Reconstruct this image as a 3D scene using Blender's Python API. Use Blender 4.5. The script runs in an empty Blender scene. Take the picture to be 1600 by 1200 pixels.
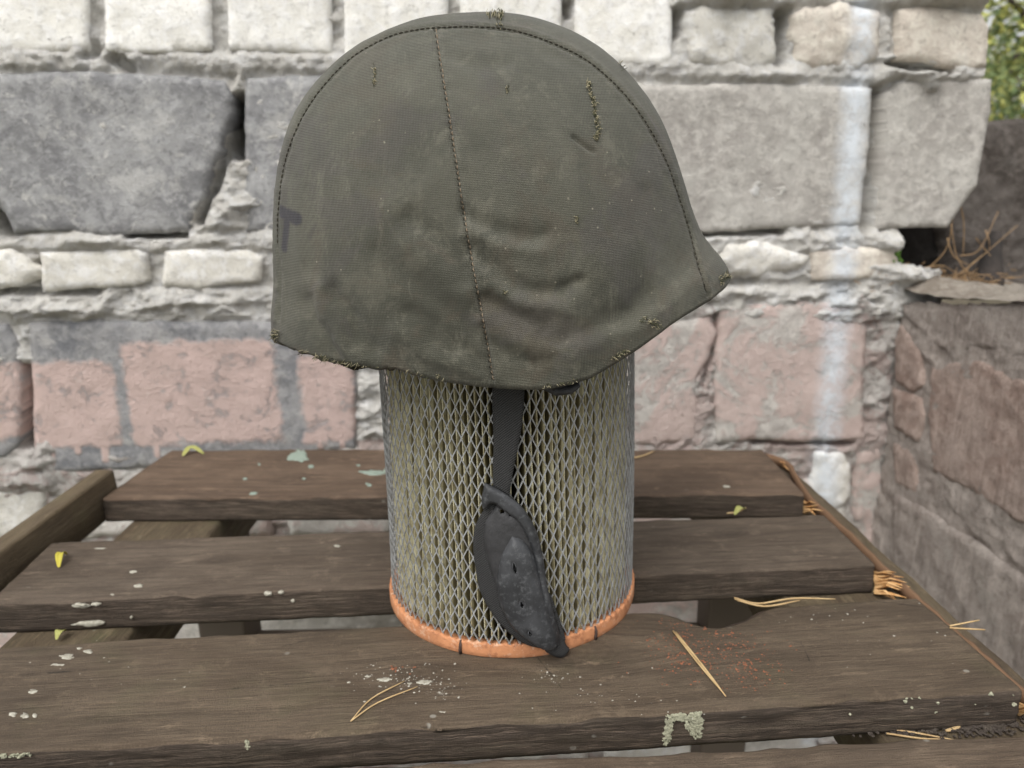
import bpy, bmesh, math, random
import numpy as np
from mathutils import Vector, Matrix
from mathutils.bvhtree import BVHTree
from mathutils.geometry import delaunay_2d_cdt
random.seed(7); RNG = np.random.default_rng(7)
scn = bpy.context.scene
COL = scn.collection
R = math.radians

# ------------------------------------------------------------------ camera, sky, sun, exposure
PITCH = R(15.8); CAMZ = .287; FPX = 1200.
cam_d = bpy.data.cameras.new('camera'); cam = bpy.data.objects.new('camera', cam_d); COL.objects.link(cam)
cam.location = (0, 0, CAMZ); cam.rotation_euler = (R(90) - PITCH, 0, 0)
cam_d.sensor_width = 36; cam_d.lens = 27; cam_d.clip_start = .01; cam_d.clip_end = 400
cam_d.dof.use_dof = True; cam_d.dof.focus_distance = .395; cam_d.dof.aperture_fstop = 9.5
scn.camera = cam
SUN_EL, SUN_AZ = R(56), R(205)          # azimuth clockwise from +Y
world = bpy.data.worlds.new('World'); scn.world = world; world.use_nodes = True
wn = world.node_tree; wn.nodes.clear()
sky = wn.nodes.new('ShaderNodeTexSky'); sky.sky_type = 'NISHITA'; sky.sun_disc = False
sky.sun_elevation = SUN_EL; sky.sun_rotation = SUN_AZ; sky.dust_density = 4; sky.air_density = 1.0
hs = wn.nodes.new('ShaderNodeHueSaturation'); hs.inputs['Saturation'].default_value = .10
bg = wn.nodes.new('ShaderNodeBackground'); bg.inputs['Strength'].default_value = .15
wo = wn.nodes.new('ShaderNodeOutputWorld')
wn.links.new(sky.outputs[0], hs.inputs['Color']); wn.links.new(hs.outputs[0], bg.inputs['Color']); wn.links.new(bg.outputs[0], wo.inputs[0])
sd = bpy.data.lights.new('sun', 'SUN'); sd.energy = 1.1; sd.angle = R(50); sd.color = (1, .95, .88)
sun = bpy.data.objects.new('sun', sd); COL.objects.link(sun)
sv = Vector((math.sin(SUN_AZ) * math.cos(SUN_EL), math.cos(SUN_AZ) * math.cos(SUN_EL), math.sin(SUN_EL)))
sun.rotation_euler = sv.to_track_quat('Z', 'Y').to_euler(); sun.location = sv * 5
scn.view_settings.view_transform = 'Standard'; scn.view_settings.look = 'None'
scn.view_settings.exposure = .6; scn.view_settings.gamma = 1; scn.view_settings.use_curve_mapping = False
scn.render.engine = 'CYCLES'

# ------------------------------------------------------------------ measuring helpers
CP, SP = math.cos(PITCH), math.sin(PITCH)
def ray(px, py):
    x = (px - 800) / FPX; y = -(py - 600) / FPX
    return Vector((x, y * SP + CP, y * CP - SP))
def hit(px, py, o, n):
    d = ray(px, py); c = Vector((0, 0, CAMZ)); return c + d * ((o - c).dot(n) / d.dot(n))
def proj(p):
    x, y, z = p[..., 0], p[..., 1], p[..., 2] - CAMZ
    d = y * CP - z * SP; u = y * SP + z * CP
    return np.stack([800 + FPX * x / d, 600 - FPX * u / d], -1)
TAU = R(1.2)
MT = Matrix.Translation((0, .489, 0)) @ Matrix(((math.cos(TAU), 0, -math.sin(TAU), 0), (0, 1, 0, 0), (math.sin(TAU), 0, math.cos(TAU), 0), (0, 0, 0, 1)))
MTi = MT.inverted(); TN = MT.to_3x3() @ Vector((0, 0, 1))
def tab(px, py, z=0.):
    """photo point on the table plane raised by z, in table coordinates"""
    return MTi @ hit(px, py, MT @ Vector((0, 0, z)), TN)
WA = R(6.5)
WU = Vector((math.cos(WA), math.sin(WA), 0)); WNn = Vector((math.sin(WA), -math.cos(WA), 0)); WO = Vector((0, .90, 0))
MW = Matrix(((WU.x, 0, WNn.x, WO.x), (WU.y, 0, WNn.y, WO.y), (0, 1, 0, 0), (0, 0, 0, 1)))   # (u, height, out) -> world
def wal(px, py):
    p = hit(px, py, WO, WNn) - WO; return (p.dot(WU), p.z)

# ------------------------------------------------------------------ noise
def _hash(ix, iy, iz):
    h = (ix.astype(np.int64) * 374761393 + iy.astype(np.int64) * 668265263 + iz.astype(np.int64) * 2147483647) & 0xffffffff
    h = ((h ^ (h >> 13)) * 1274126177) & 0xffffffff
    h = (h ^ (h >> 16)) & 0xffffffff
    return h / 4294967295. * 2 - 1
def vnoise(x, y, z=0.):
    x = np.asarray(x, float); y = np.asarray(y, float) + 0 * x; z = np.asarray(z, float) + 0 * x
    ix, iy, iz = np.floor(x), np.floor(y), np.floor(z)
    fx, fy, fz = x - ix, y - iy, z - iz
    s = lambda t: t * t * (3 - 2 * t)
    fx, fy, fz = s(fx), s(fy), s(fz); r = 0
    for a in (0, 1):
        for b in (0, 1):
            for c in (0, 1):
                r = r + _hash(ix + a, iy + b, iz + c) * (fx if a else 1 - fx) * (fy if b else 1 - fy) * (fz if c else 1 - fz)
    return r
def fbm(x, y, z=0., o=4, g=.5):
    r = 0; a = 1.; f = 1.; t = 0
    for i in range(o):
        r = r + a * vnoise(x * f + i * 17.3, y * f + i * 9.1, z * f if not np.isscalar(z) else z + i * 5.7); t += a; a *= g; f *= 2.03
    return r / t
def segd(P, A, B):
    P = np.asarray(P, float); A = np.asarray(A, float); B = np.asarray(B, float); ab = B - A
    t = np.clip(((P - A) @ ab) / max(1e-12, ab @ ab), 0, 1)
    return np.hypot(*(P - (A + t[..., None] * ab)).T).T
def polyd(P, pts, closed=False):
    q = list(pts) + ([pts[0]] if closed else []); d = None
    for a, b in zip(q[:-1], q[1:]):
        e = segd(P, a, b); d = e if d is None else np.minimum(d, e)
    return d
def inside(P, poly):
    x, y = P[..., 0], P[..., 1]; c = np.zeros(x.shape, bool)
    q = list(poly); j = len(q) - 1
    for i in range(len(q)):
        xi, yi = q[i]; xj, yj = q[j]
        if yi != yj: c ^= ((yi > y) != (yj > y)) & (x < (xj - xi) * (y - yi) / (yj - yi) + xi)
        j = i
    return c
def resample(pts, step, closed=True):
    q = [np.array(p, float) for p in pts]
    if closed: q.append(q[0])
    out = []
    for a, b in zip(q[:-1], q[1:]):
        n = max(1, int(round(np.linalg.norm(b - a) / step)))
        for k in range(n): out.append(a + (b - a) * k / n)
    if not closed: out.append(q[-1])
    return np.array(out)
def catmull(pts, n=8):
    p = [np.array(q, float) for q in pts]; p = [2 * p[0] - p[1]] + p + [2 * p[-1] - p[-2]]; out = []
    for i in range(1, len(p) - 2):
        for k in range(n):
            t = k / n
            out.append(.5 * ((2 * p[i]) + (-p[i - 1] + p[i + 1]) * t + (2 * p[i - 1] - 5 * p[i] + 4 * p[i + 1] - p[i + 2]) * t * t + (-p[i - 1] + 3 * p[i] - 3 * p[i + 1] + p[i + 2]) * t ** 3))
    out.append(p[-2]); return np.array(out)

# ------------------------------------------------------------------ object helpers
def link(name, me, m, parent=None, smooth=True, kind=None):
    if m is not None:
        for q in (m if isinstance(m, (list, tuple)) else [m]): me.materials.append(q)
    if smooth and len(me.polygons): me.polygons.foreach_set('use_smooth', [True] * len(me.polygons))
    o = bpy.data.objects.new(name, me); COL.objects.link(o)
    if parent is not None: o.parent = parent
    if kind: o['kind'] = kind
    return o
def mesh(name, V, Fc, m=None, parent=None, smooth=True, kind=None, uv=None, mi=None):
    me = bpy.data.meshes.new(name)
    if isinstance(Fc, np.ndarray):
        V = np.asarray(V, np.float32); k = Fc.shape[1]; me.vertices.add(len(V)); me.vertices.foreach_set('co', V.ravel()); me.loops.add(Fc.size); me.loops.foreach_set('vertex_index', Fc.astype(np.int32).ravel())
        me.polygons.add(len(Fc)); me.polygons.foreach_set('loop_start', np.arange(0, Fc.size, k, dtype=np.int32)); me.update(calc_edges=True)
    else: me.from_pydata([tuple(map(float, v)) for v in V], [], [tuple(map(int, f)) for f in Fc])
    if uv is not None:
        l = me.uv_layers.new(name='UVMap'); uv = np.asarray(uv, float)
        vi = np.zeros(len(me.loops), int); me.loops.foreach_get('vertex_index', vi)
        l.data.foreach_set('uv', uv[vi].ravel())
    if mi is not None: me.polygons.foreach_set('material_index', mi)
    me.update(); return link(name, me, m, parent, smooth, kind)
def tag(o, label=None, cat=None, group=None, kind=None):
    if label: o['label'] = label
    if cat: o['category'] = cat
    if group: o['group'] = group
    if kind: o['kind'] = kind
    return o
def empty(name, M, label, cat, group=None):
    o = bpy.data.objects.new(name, None); COL.objects.link(o); o.matrix_world = M; o.empty_display_size = .02
    return tag(o, label, cat, group)
class MB:
    """collects shapes into one mesh"""
    def __init__(s): s.v = []; s.f = []
    def add(s, V, Fc):
        b = len(s.v); s.v += [tuple(map(float, v)) for v in V]; s.f += [tuple(int(i) + b for i in f) for f in Fc]
    def tube(s, pts, rad, n=6, flat=1.):
        pts = [Vector(p) for p in pts]; V = []; Fc = []
        up = Vector((0, 0, 1)); N = len(pts)
        for i, p in enumerate(pts):
            t = (pts[min(i + 1, N - 1)] - pts[max(i - 1, 0)])
            t = t.normalized() if t.length > 1e-9 else Vector((0, 0, 1))
            a = t.cross(up)
            if a.length < .05: a = t.cross(Vector((1, 0, 0)))
            a.normalize(); b = t.cross(a)
            r = rad[i] if hasattr(rad, '__len__') else rad
            for k in range(n):
                q = 2 * math.pi * k / n; V.append(p + a * (r * math.cos(q)) + b * (r * flat * math.sin(q)))
        for i in range(N - 1):
            for k in range(n):
                k2 = (k + 1) % n; Fc.append((i * n + k, i * n + k2, (i + 1) * n + k2, (i + 1) * n + k))
        Fc.append(tuple(range(n))[::-1]); Fc.append(tuple((N - 1) * n + k for k in range(n)))
        s.add(V, Fc)
    def box(s, c, h, M=None):
        V = [Vector((c[0] + a * h[0], c[1] + b * h[1], c[2] + d * h[2])) for a in (-1, 1) for b in (-1, 1) for d in (-1, 1)]
        if M: V = [M @ v for v in V]
        s.add(V, [(0, 1, 3, 2), (4, 6, 7, 5), (0, 4, 5, 1), (2, 3, 7, 6), (0, 2, 6, 4), (1, 5, 7, 3)])
    def blob(s, c, r, M=None, seed=0, n=8, jag=.3):
        V = []; Fc = []; rows = 3
        for i in range(rows + 1):
            ph = .15 + (math.pi - .3) * i / rows
            for k in range(n):
                th = 2 * math.pi * k / n
                d = Vector((math.sin(ph) * math.cos(th), math.sin(ph) * math.sin(th), math.cos(ph)))
                q = 1 + jag * (random.random() * 1.2 - .6)
                V.append(Vector((c[0] + d.x * r[0] * q, c[1] + d.y * r[1] * q, c[2] + d.z * r[2] * q)))
        if M: V = [M @ v for v in V]
        for i in range(rows):
            for k in range(n):
                k2 = (k + 1) % n; Fc.append((i * n + k, (i + 1) * n + k, (i + 1) * n + k2, i * n + k2))
        s.add(V, Fc)
    def build(s, name, m, parent=None, smooth=True, kind=None): return mesh(name, s.v, s.f, m, parent, smooth, kind)

def cdt_plate(outline, step, jit=.25, holes=()):
    """triangulated flat shape with inner points; returns pts, tris, number of outline pts"""
    O = np.asarray(outline, float); mn, mx = O.min(0), O.max(0)
    gx, gy = np.meshgrid(np.arange(mn[0], mx[0], step), np.arange(mn[1], mx[1], step * .87)); gx = gx + (np.arange(gx.shape[0]) % 2)[:, None] * step / 2
    G = np.stack([gx.ravel(), gy.ravel()], -1) + RNG.uniform(-jit, jit, (gx.size, 2)) * step
    G = G[inside(G, O)]
    if len(G): G = G[polyd(G, O, True) > step * .55]
    for h in holes:
        if len(G): G = G[~inside(G, h) & (polyd(G, h, True) > step * .3)]
    loops = [O] + [np.asarray(h, float) for h in holes]
    pts = np.concatenate(loops + [G]) if len(G) else np.concatenate(loops)
    E = []; b = 0
    for L in loops: E += [(b + i, b + (i + 1) % len(L)) for i in range(len(L))]; b += len(L)
    r = delaunay_2d_cdt([Vector(p) for p in pts], E, [], 1, 1e-7)
    P = np.array([tuple(v) for v in r[0]]); T = [tuple(f) for f in r[2]]
    if holes:
        c = np.array([P[list(t)].mean(0) for t in T]); k = np.zeros(len(T), bool)
        for h in holes: k |= inside(c, h)
        T = [t for t, q in zip(T, k) if not q]
    # orient counter-clockwise
    out = []
    for t in T:
        a, b2, c = P[t[0]], P[t[1]], P[t[2]]
        out.append(t if (b2[0] - a[0]) * (c[1] - a[1]) - (b2[1] - a[1]) * (c[0] - a[0]) > 0 else (t[0], t[2], t[1]))
    return P, out
def boundary(T):
    e = {}
    for t in T:
        for i in range(3): e[(t[i], t[(i + 1) % 3])] = 1
    return [(a, b) for (a, b) in e if (b, a) not in e]
def slab(name, outline, step, face, back, m, parent, uvf=None, kind=None, holes=()):
    """front face with relief (face(P, d)->n), side walls down to 'back'"""
    P, T = cdt_plate(outline, step, holes=holes)
    d = polyd(P, outline, True)
    for h in holes: d = np.minimum(d, polyd(P, h, True))
    n = face(P, d); N = len(P)
    V = np.concatenate([np.column_stack([P, n]), np.column_stack([P, np.full(N, back) if np.isscalar(back) else n + back(P)])])
    be = boundary(T); Fc = list(T) + [(b, a, a + N, b + N) for a, b in be] + [(t[0] + N, t[2] + N, t[1] + N) for t in T]
    uv = np.concatenate([P, P]) if uvf is None else np.concatenate([uvf(P), uvf(P)])
    return mesh(name, V, Fc, m, parent, True, kind, uv)

# ------------------------------------------------------------------ material helpers
class NT:
    def __init__(s, name):
        s.m = bpy.data.materials.new(name); s.m.use_nodes = True; s.t = s.m.node_tree; s.t.nodes.clear()
        s.o = s.t.nodes.new('ShaderNodeOutputMaterial'); s.b = s.t.nodes.new('ShaderNodeBsdfPrincipled'); s.t.links.new(s.b.outputs[0], s.o.inputs[0])
        s.tc = s.t.nodes.new('ShaderNodeTexCoord')
    def L(s, v, sock):
        if v is None: return
        if isinstance(v, bpy.types.NodeSocket): s.t.links.new(v, sock)
        else:
            if sock.type == 'RGBA' and not isinstance(v, (int, float)): v = tuple(v)[:3] + (1,)
            sock.default_value = v
    @property
    def uv(s): return s.tc.outputs['UV']
    @property
    def ob(s): return s.tc.outputs['Object']
    def mapv(s, v, sc=(1, 1, 1), loc=(0, 0, 0), rot=(0, 0, 0)):
        n = s.t.nodes.new('ShaderNodeMapping'); s.L(v, n.inputs[0]); n.inputs['Scale'].default_value = sc; n.inputs['Location'].default_value = loc; n.inputs['Rotation'].default_value = rot
        return n.outputs[0]
    def noise(s, v, scale, det=4, rough=.55, dist=0.):
        n = s.t.nodes.new('ShaderNodeTexNoise'); s.L(v, n.inputs['Vector']); n.inputs['Scale'].default_value = scale; n.inputs['Detail'].default_value = det
        n.inputs['Roughness'].default_value = rough; n.inputs['Distortion'].default_value = dist; return n.outputs['Fac']
    def vor(s, v, scale, feat='F1', out='Distance'):
        n = s.t.nodes.new('ShaderNodeTexVoronoi'); n.feature = feat; s.L(v, n.inputs['Vector']); n.inputs['Scale'].default_value = scale; return n.outputs[out]
    def wave(s, v, scale, dist=0, dscale=1, bt='BANDS', d='X'):
        n = s.t.nodes.new('ShaderNodeTexWave'); n.wave_type = bt; s.L(v, n.inputs['Vector']); n.inputs['Scale'].default_value = scale; n.inputs['Distortion'].default_value = dist; n.inputs['Detail Scale'].default_value = dscale
        if bt == 'BANDS': n.bands_direction = d
        return n.outputs['Fac']
    def ramp(s, f, a, b, smooth=True):
        n = s.t.nodes.new('ShaderNodeMapRange'); n.interpolation_type = 'SMOOTHSTEP' if smooth else 'LINEAR'; s.L(f, n.inputs[0]); n.inputs[1].default_value = a; n.inputs[2].default_value = b
        return n.outputs[0]
    def mix(s, f, a, b, bt='MIX'):
        n = s.t.nodes.new('ShaderNodeMix'); n.data_type = 'RGBA'; n.blend_type = bt; s.L(f, n.inputs[0]); s.L(a, n.inputs[6]); s.L(b, n.inputs[7]); return n.outputs[2]
    def math(s, op, a, b=None, c=None):
        n = s.t.nodes.new('ShaderNodeMath'); n.operation = op; s.L(a, n.inputs[0]); s.L(b, n.inputs[1])
        if c is not None: s.L(c, n.inputs[2])
        return n.outputs[0]
    def sep(s, v):
        n = s.t.nodes.new('ShaderNodeSeparateXYZ'); s.L(v, n.inputs[0]); return n.outputs
    def rnd(s): return s.t.nodes.new('ShaderNodeObjectInfo').outputs['Random']
    def segmask(s, X, Y, A, B, w, soft, nz=None, na=0.):
        """mask round the segment A-B"""
        ax, ay = A; bx, by = B; dx, dy = bx - ax, by - ay; L2 = dx * dx + dy * dy
        px = s.math('SUBTRACT', X, ax); py = s.math('SUBTRACT', Y, ay)
        t = s.math('DIVIDE', s.math('ADD', s.math('MULTIPLY', px, dx), s.math('MULTIPLY', py, dy)), L2)
        n = s.t.nodes.new('ShaderNodeClamp'); s.L(t, n.inputs[0]); t = n.outputs[0]
        qx = s.math('SUBTRACT', px, s.math('MULTIPLY', t, dx)); qy = s.math('SUBTRACT', py, s.math('MULTIPLY', t, dy))
        d = s.math('SQRT', s.math('ADD', s.math('MULTIPLY', qx, qx), s.math('MULTIPLY', qy, qy)))
        if nz is not None: d = s.math('ADD', d, s.math('MULTIPLY', s.math('SUBTRACT', nz, .5), na))
        return s.ramp(d, w + soft, w - soft)
    def boxmask(s, X, Y, x0, x1, y0, y1, soft, nz=None, na=0.):
        ax = s.math('SUBTRACT', s.math('ABSOLUTE', s.math('SUBTRACT', X, (x0 + x1) / 2)), abs(x1 - x0) / 2)
        ay = s.math('SUBTRACT', s.math('ABSOLUTE', s.math('SUBTRACT', Y, (y0 + y1) / 2)), abs(y1 - y0) / 2)
        d = s.math('SMOOTH_MAX', ax, ay, .006)
        if nz is not None: d = s.math('ADD', d, s.math('MULTIPLY', s.math('SUBTRACT', nz, .5), na))
        return s.ramp(d, soft, -soft)
    def done(s, col, rough=.85, h=None, hd=.001, hs=1., spec=.3, **kw):
        s.L(col, s.b.inputs['Base Color']); s.L(rough, s.b.inputs['Roughness']); s.b.inputs['Specular IOR Level'].default_value = spec
        if h is not None:
            n = s.t.nodes.new('ShaderNodeBump'); n.inputs['Distance'].default_value = hd; n.inputs['Strength'].default_value = hs; s.L(h, n.inputs['Height']); s.t.links.new(n.outputs[0], s.b.inputs['Normal'])
        for k, v in kw.items(): s.L(v, s.b.inputs[k.replace('_', ' ')])
        return s.m

def srgb(r, g, b):
    f = lambda c: ((c / 255 + .055) / 1.055) ** 2.4 if c > 10 else c / 255 / 12.92
    return (f(r), f(g), f(b))
STRIPE = [wal(1352, -60), wal(1322, 330), wal(1288, 690), wal(1268, 1150)]
PINK = (.63, .485, .445)
def masonry(name, c1, c2, speck=(.75, .73, .68), sp=.35, pink=None, drips=(), pinkmix=0., stripe=True, fine=.0012, streaks=False, vary=.12):
    n = NT(name); uv = n.uv; X, Y, _ = n.sep(uv)
    big = n.noise(uv, 11, 6, .65, .6); med = n.noise(uv, 60, 8, .72, .3); fin = n.noise(uv, 520, 5, .75)
    col = n.mix(n.ramp(big, .36, .62), c1, c2)
    col = n.mix(n.math('MULTIPLY', n.ramp(med, .46, .60), .55), col, tuple(min(.9, c * 1.3) for c in c2))
    col = n.mix(n.math('MULTIPLY', n.ramp(n.noise(uv, 95, 7, .72, .4), .53, .64), .45), col, tuple(c * .55 for c in c1))
    r = n.math('MULTIPLY_ADD', n.rnd(), vary * 2, 1 - vary)
    g = n.t.nodes.new('ShaderNodeCombineColor'); [n.L(r, g.inputs[i]) for i in range(3)]; col = n.mix(1., col, g.outputs[0], 'MULTIPLY')
    if streaks:
        st = n.noise(n.mapv(uv, (1, .14, 1)), 100, 7, .75, .3); col = n.mix(n.math('MULTIPLY', n.ramp(st, .48, .66), .42), col, tuple(c * .5 for c in c1))
        st = n.noise(n.mapv(uv, (1, .1, 1), (3, 1, 0)), 90, 6, .7); col = n.mix(n.math('MULTIPLY', n.ramp(st, .54, .66), .45), col, tuple(c * 1.5 for c in c2))
    col = n.mix(n.math('MULTIPLY', n.ramp(n.noise(uv, 26, 9, .8, .4), .555, .63), sp), col, speck)
    col = n.mix(n.math('MULTIPLY', n.ramp(n.noise(n.mapv(uv, (1, 1, 1), (2.2, .7, 0)), 13, 10, .82, .2), .53, .60), sp * .55), col, speck)
    col = n.mix(n.math('MULTIPLY', n.ramp(fin, .52, .68), .45), col, tuple(c * .45 for c in c1))
    pit = n.ramp(n.vor(uv, 210), .20, .08); pit = n.math('MULTIPLY', pit, n.ramp(n.noise(uv, 50, 3), .5, .6)); col = n.mix(n.math('MULTIPLY', pit, .5), col, tuple(c * .4 for c in c1))
    hh = n.math('ADD', n.math('MULTIPLY', med, 2.2), n.math('SUBTRACT', fin, n.math('MULTIPLY', pit, .8)))
    nz = n.noise(uv, 60, 4, .7)
    pk = None
    if pinkmix: pk = n.math('MULTIPLY', n.ramp(n.noise(uv, 14, 8, .75, .5), .60 - pinkmix * .3, .68 - pinkmix * .3), min(1., .55 + pinkmix * .4))
    if pink:
        for (x0, x1, y0, y1) in pink:
            a = wal(x0, y1); b = wal(x1, y0)
            q = n.boxmask(X, Y, a[0], b[0], a[1], b[1], .0042, n.noise(uv, 45, 6, .7), .030)
            pk = q if pk is None else n.math('MAXIMUM', pk, q)
        for (x, y0, y1, w) in drips:
            q = n.segmask(X, Y, wal(x, y0), wal(x + 2, y1), w * .00055, .0018, nz, .006); pk = n.math('MAXIMUM', pk, q)
        worn = n.ramp(n.noise(uv, 34, 8, .78, .6), .38, .47); pk = n.math('MULTIPLY', pk, n.math('MULTIPLY_ADD', worn, .6, .4))
    if pk is not None:
        pc = n.mix(n.ramp(n.noise(uv, 25, 5, .6), .35, .7), PINK, (.58, .45, .41)); pc = n.mix(n.ramp(n.noise(uv, 60, 5, .7), .6, .75), pc, (.66, .56, .52))
        col = n.mix(pk, col, pc)
        hh = n.math('ADD', hh, n.math('MULTIPLY', n.noise(n.mapv(uv, (1, 2.2, 1)), 230, 3, .6), n.math('MULTIPLY', pk, 1.4)))
    if stripe:
        sm = None
        for i, (a, b) in enumerate(zip(STRIPE[:-1], STRIPE[1:])):
            q = n.segmask(X, Y, a, b, .0150 if i else .014, .0135, nz, .022); sm = q if sm is None else n.math('MAXIMUM', sm, q)
        brk = n.ramp(n.noise(uv, 34, 8, .8, .3), .40, .56)
        sm = n.math('MULTIPLY', sm, n.math('MULTIPLY_ADD', brk, .42, .42)); col = n.mix(sm, col, (.78, .84, .90))
    return n.done(col, .92, hh, fine * 1.8, 1., .2)

M_white = masonry('white_silicate', (.80, .78, .72), (.87, .86, .82), speck=(.62, .6, .54), sp=.3, stripe=False, fine=.0006, vary=.04)
M_whited = masonry('dirty_white_brick', (.68, .655, .59), (.80, .775, .71), speck=(.8, .78, .74), sp=.4, stripe=True, vary=.08)
M_beige = masonry('beige_brick', (.60, .53, .455), (.72, .66, .58), speck=(.7, .68, .62), sp=.4, vary=.06)
M_grayL = masonry('blue_grey_block', (.235, .235, .242), (.40, .40, .40), speck=(.66, .65, .62), sp=.75, stripe=False, vary=.05)
M_grayR = masonry('warm_grey_block', (.42, .395, .365), (.54, .52, .48), speck=(.6, .57, .53), sp=.4, vary=.05)
M_pinkL = masonry('grey_block_pink_patches', (.20, .205, .22), (.34, .335, .335), speck=(.62, .6, .56), sp=.35, stripe=False, vary=.03,
    pink=[(52, 176, 562, 700), (212, 428, 530, 694), (478, 553, 548, 690), (-160, 32, 566, 690)],
    drips=[(80, 690, 722, 8), (165, 690, 716, 8), (122, 690, 704, 6), (246, 690, 710, 6), (500, 680, 697, 6), (534, 680, 699, 6), (-10, 690, 712, 7)])
M_pinkR = masonry('grey_block_thin_pink', (.46, .43, .40), (.58, .55, .51), speck=(.66, .6, .56), sp=.3, pinkmix=.52, vary=.04)
M_pinkW = masonry('white_brick_pink_drips', (.62, .58, .54), (.72, .69, .64), sp=.4, pinkmix=.25, streaks=False)
M_mortar = masonry('mortar', (.74, .715, .66), (.84, .82, .77), speck=(.84, .83, .79), sp=.6, fine=.003, vary=0)
M_mortarP = masonry('mortar_pinkish', (.60, .56, .52), (.72, .68, .64), speck=(.7, .66, .62), sp=.5, pinkmix=.42, fine=.0035, vary=0)
M_pier = masonry('pier_brick', (.35, .255, .215), (.45, .36, .315), speck=(.52, .43, .38), sp=.4, stripe=False, streaks=True, fine=.002, vary=.08)
M_pierg = masonry('pier_render', (.33, .28, .25), (.43, .38, .345), speck=(.45, .42, .38), sp=.5, stripe=False, streaks=True, fine=.002, vary=.05)
M_dark = masonry('dark_concrete', (.10, .085, .075), (.17, .15, .135), speck=(.24, .22, .2), sp=.4, stripe=False, fine=.003, vary=.1)

def wood(name, c1, c2, c3, seed=0., knots=(), edge=False, moss=.0, white=.15, cracks=()):
    n = NT(name); uv = n.mapv(n.uv, (1, 1, 1), (seed, seed * .37, 0)); X, Y, _ = n.sep(n.uv)
    wv = uv
    if knots:
        # push the grain lines apart round each knot
        dy = None
        for kx, ky, kr in knots:
            a = n.math('SUBTRACT', X, kx); b = n.math('SUBTRACT', Y, ky)
            g = n.math('EXPONENT', n.math('MULTIPLY', n.math('ADD', n.math('MULTIPLY', n.math('MULTIPLY', a, a), .25), n.math('MULTIPLY', b, b)), -1 / (kr * kr)))
            q = n.math('MULTIPLY', g, n.math('MULTIPLY', b, -.8)); dy = q if dy is None else n.math('ADD', dy, q)
        cb = n.t.nodes.new('ShaderNodeCombineXYZ'); sx = n.sep(uv); n.L(sx[0], cb.inputs[0]); n.L(n.math('ADD', sx[1], dy), cb.inputs[1]); wv = cb.outputs[0]
    g1 = n.noise(n.mapv(wv, (.07, 1, 1)), 170, 7, .7, .25); g2 = n.noise(n.mapv(wv, (.05, 1, 1)), 700, 5, .7, .2); g3 = n.noise(n.mapv(wv, (.35, 1, 1)), 26, 7, .68, .6)
    rings = n.wave(n.mapv(wv, (.10, 1, 1)), 26, 7.5, 1.8, 'BANDS', 'Y'); gr = n.noise(uv, 1100, 4, .75)
    col = n.mix(n.ramp(g3, .36, .62), c1, c2)
    col = n.mix(n.math('MULTIPLY', n.ramp(g1, .49, .64), .55), col, c3)
    col = n.mix(n.math('MULTIPLY', n.ramp(rings, .5, 1.), .22), col, tuple(c * .6 for c in c1))
    col = n.mix(n.math('MULTIPLY', n.ramp(g2, .50, .62), .42), col, tuple(c * .5 for c in c1))
    col = n.mix(n.math('MULTIPLY', n.ramp(g2, .48, .38), .25 if not edge else .6), col, tuple(c * (1.6 if not edge else 2.4) for c in c2))
    col = n.mix(n.math('MULTIPLY', n.ramp(gr, .52, .66), .45), col, tuple(c * .5 for c in c1))
    col = n.mix(n.math('MULTIPLY', n.ramp(gr, .47, .36), .3), col, tuple(c * 1.7 for c in c2))
    for kx, ky, kr in knots:
        a = n.math('SUBTRACT', X, kx); b = n.math('SUBTRACT', Y, ky)
        d = n.math('SQRT', n.math('ADD', n.math('MULTIPLY', n.math('MULTIPLY', a, a), .5), n.math('MULTIPLY', b, b))); d = n.math('ADD', d, n.math('MULTIPLY', n.math('SUBTRACT', n.noise(uv, 70, 4, .6), .5), .012))
        rg = n.math('SINE', n.math('MULTIPLY', d, 1500)); m = n.ramp(d, kr * 1.1, kr * .35)
        col = n.mix(n.math('MULTIPLY', m, n.math('MULTIPLY_ADD', rg, .10, .36)), col, tuple(c * .38 for c in c1))
    blot = n.ramp(n.noise(uv, 38, 9, .8, .3), .54, .64); col = n.mix(n.math('MULTIPLY', blot, .32), col, tuple(c * 1.8 for c in c2)); blot = n.ramp(n.noise(n.mapv(uv, (.5, 1, 1)), 12, 9, .75, .5), .50, .60); col = n.mix(n.math('MULTIPLY', blot, .42), col, tuple(c * .6 for c in c1))
    for (ca, cb_, cw) in cracks:
        q = n.segmask(X, Y, ca, cb_, cw, .0005, n.noise(uv, 120, 4, .7), .004); col = n.mix(n.math('MULTIPLY', q, .85), col, (.012, .009, .007))
    if moss: col = n.mix(n.math('MULTIPLY', n.ramp(n.noise(uv, 16, 6, .7), .5, .68), moss), col, (.10, .11, .045))
    wr_ = n.ramp(n.noise(n.mapv(uv, (.3, 1, 1), (4, 1, 0)), 90, 10, .82, .3), .56, .64); col = n.mix(n.math('MULTIPLY', wr_, .45), col, tuple(c * 2.3 for c in c2))
    sc = n.ramp(n.noise(n.mapv(uv, (.12, 1, 1), (9, 3, 0)), 260, 6, .8, .5), .60, .66); col = n.mix(n.math('MULTIPLY', sc, .5), col, tuple(c * .35 for c in c1))
    sp = n.ramp(n.vor(n.mapv(uv, (.8, 1, 1)), 95, 'F1'), .17, .09); sp = n.math('MULTIPLY', sp, n.ramp(n.noise(uv, 30, 3, .6), .58, .68)); col = n.mix(n.math('MULTIPLY', sp, white), col, (.42, .41, .36))
    h = n.math('ADD', n.math('MULTIPLY', g2, 1.1 if not edge else 1.8), n.math('MULTIPLY', g1, 1.6)); h = n.math('ADD', h, n.math('MULTIPLY', gr, 1.1))
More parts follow.
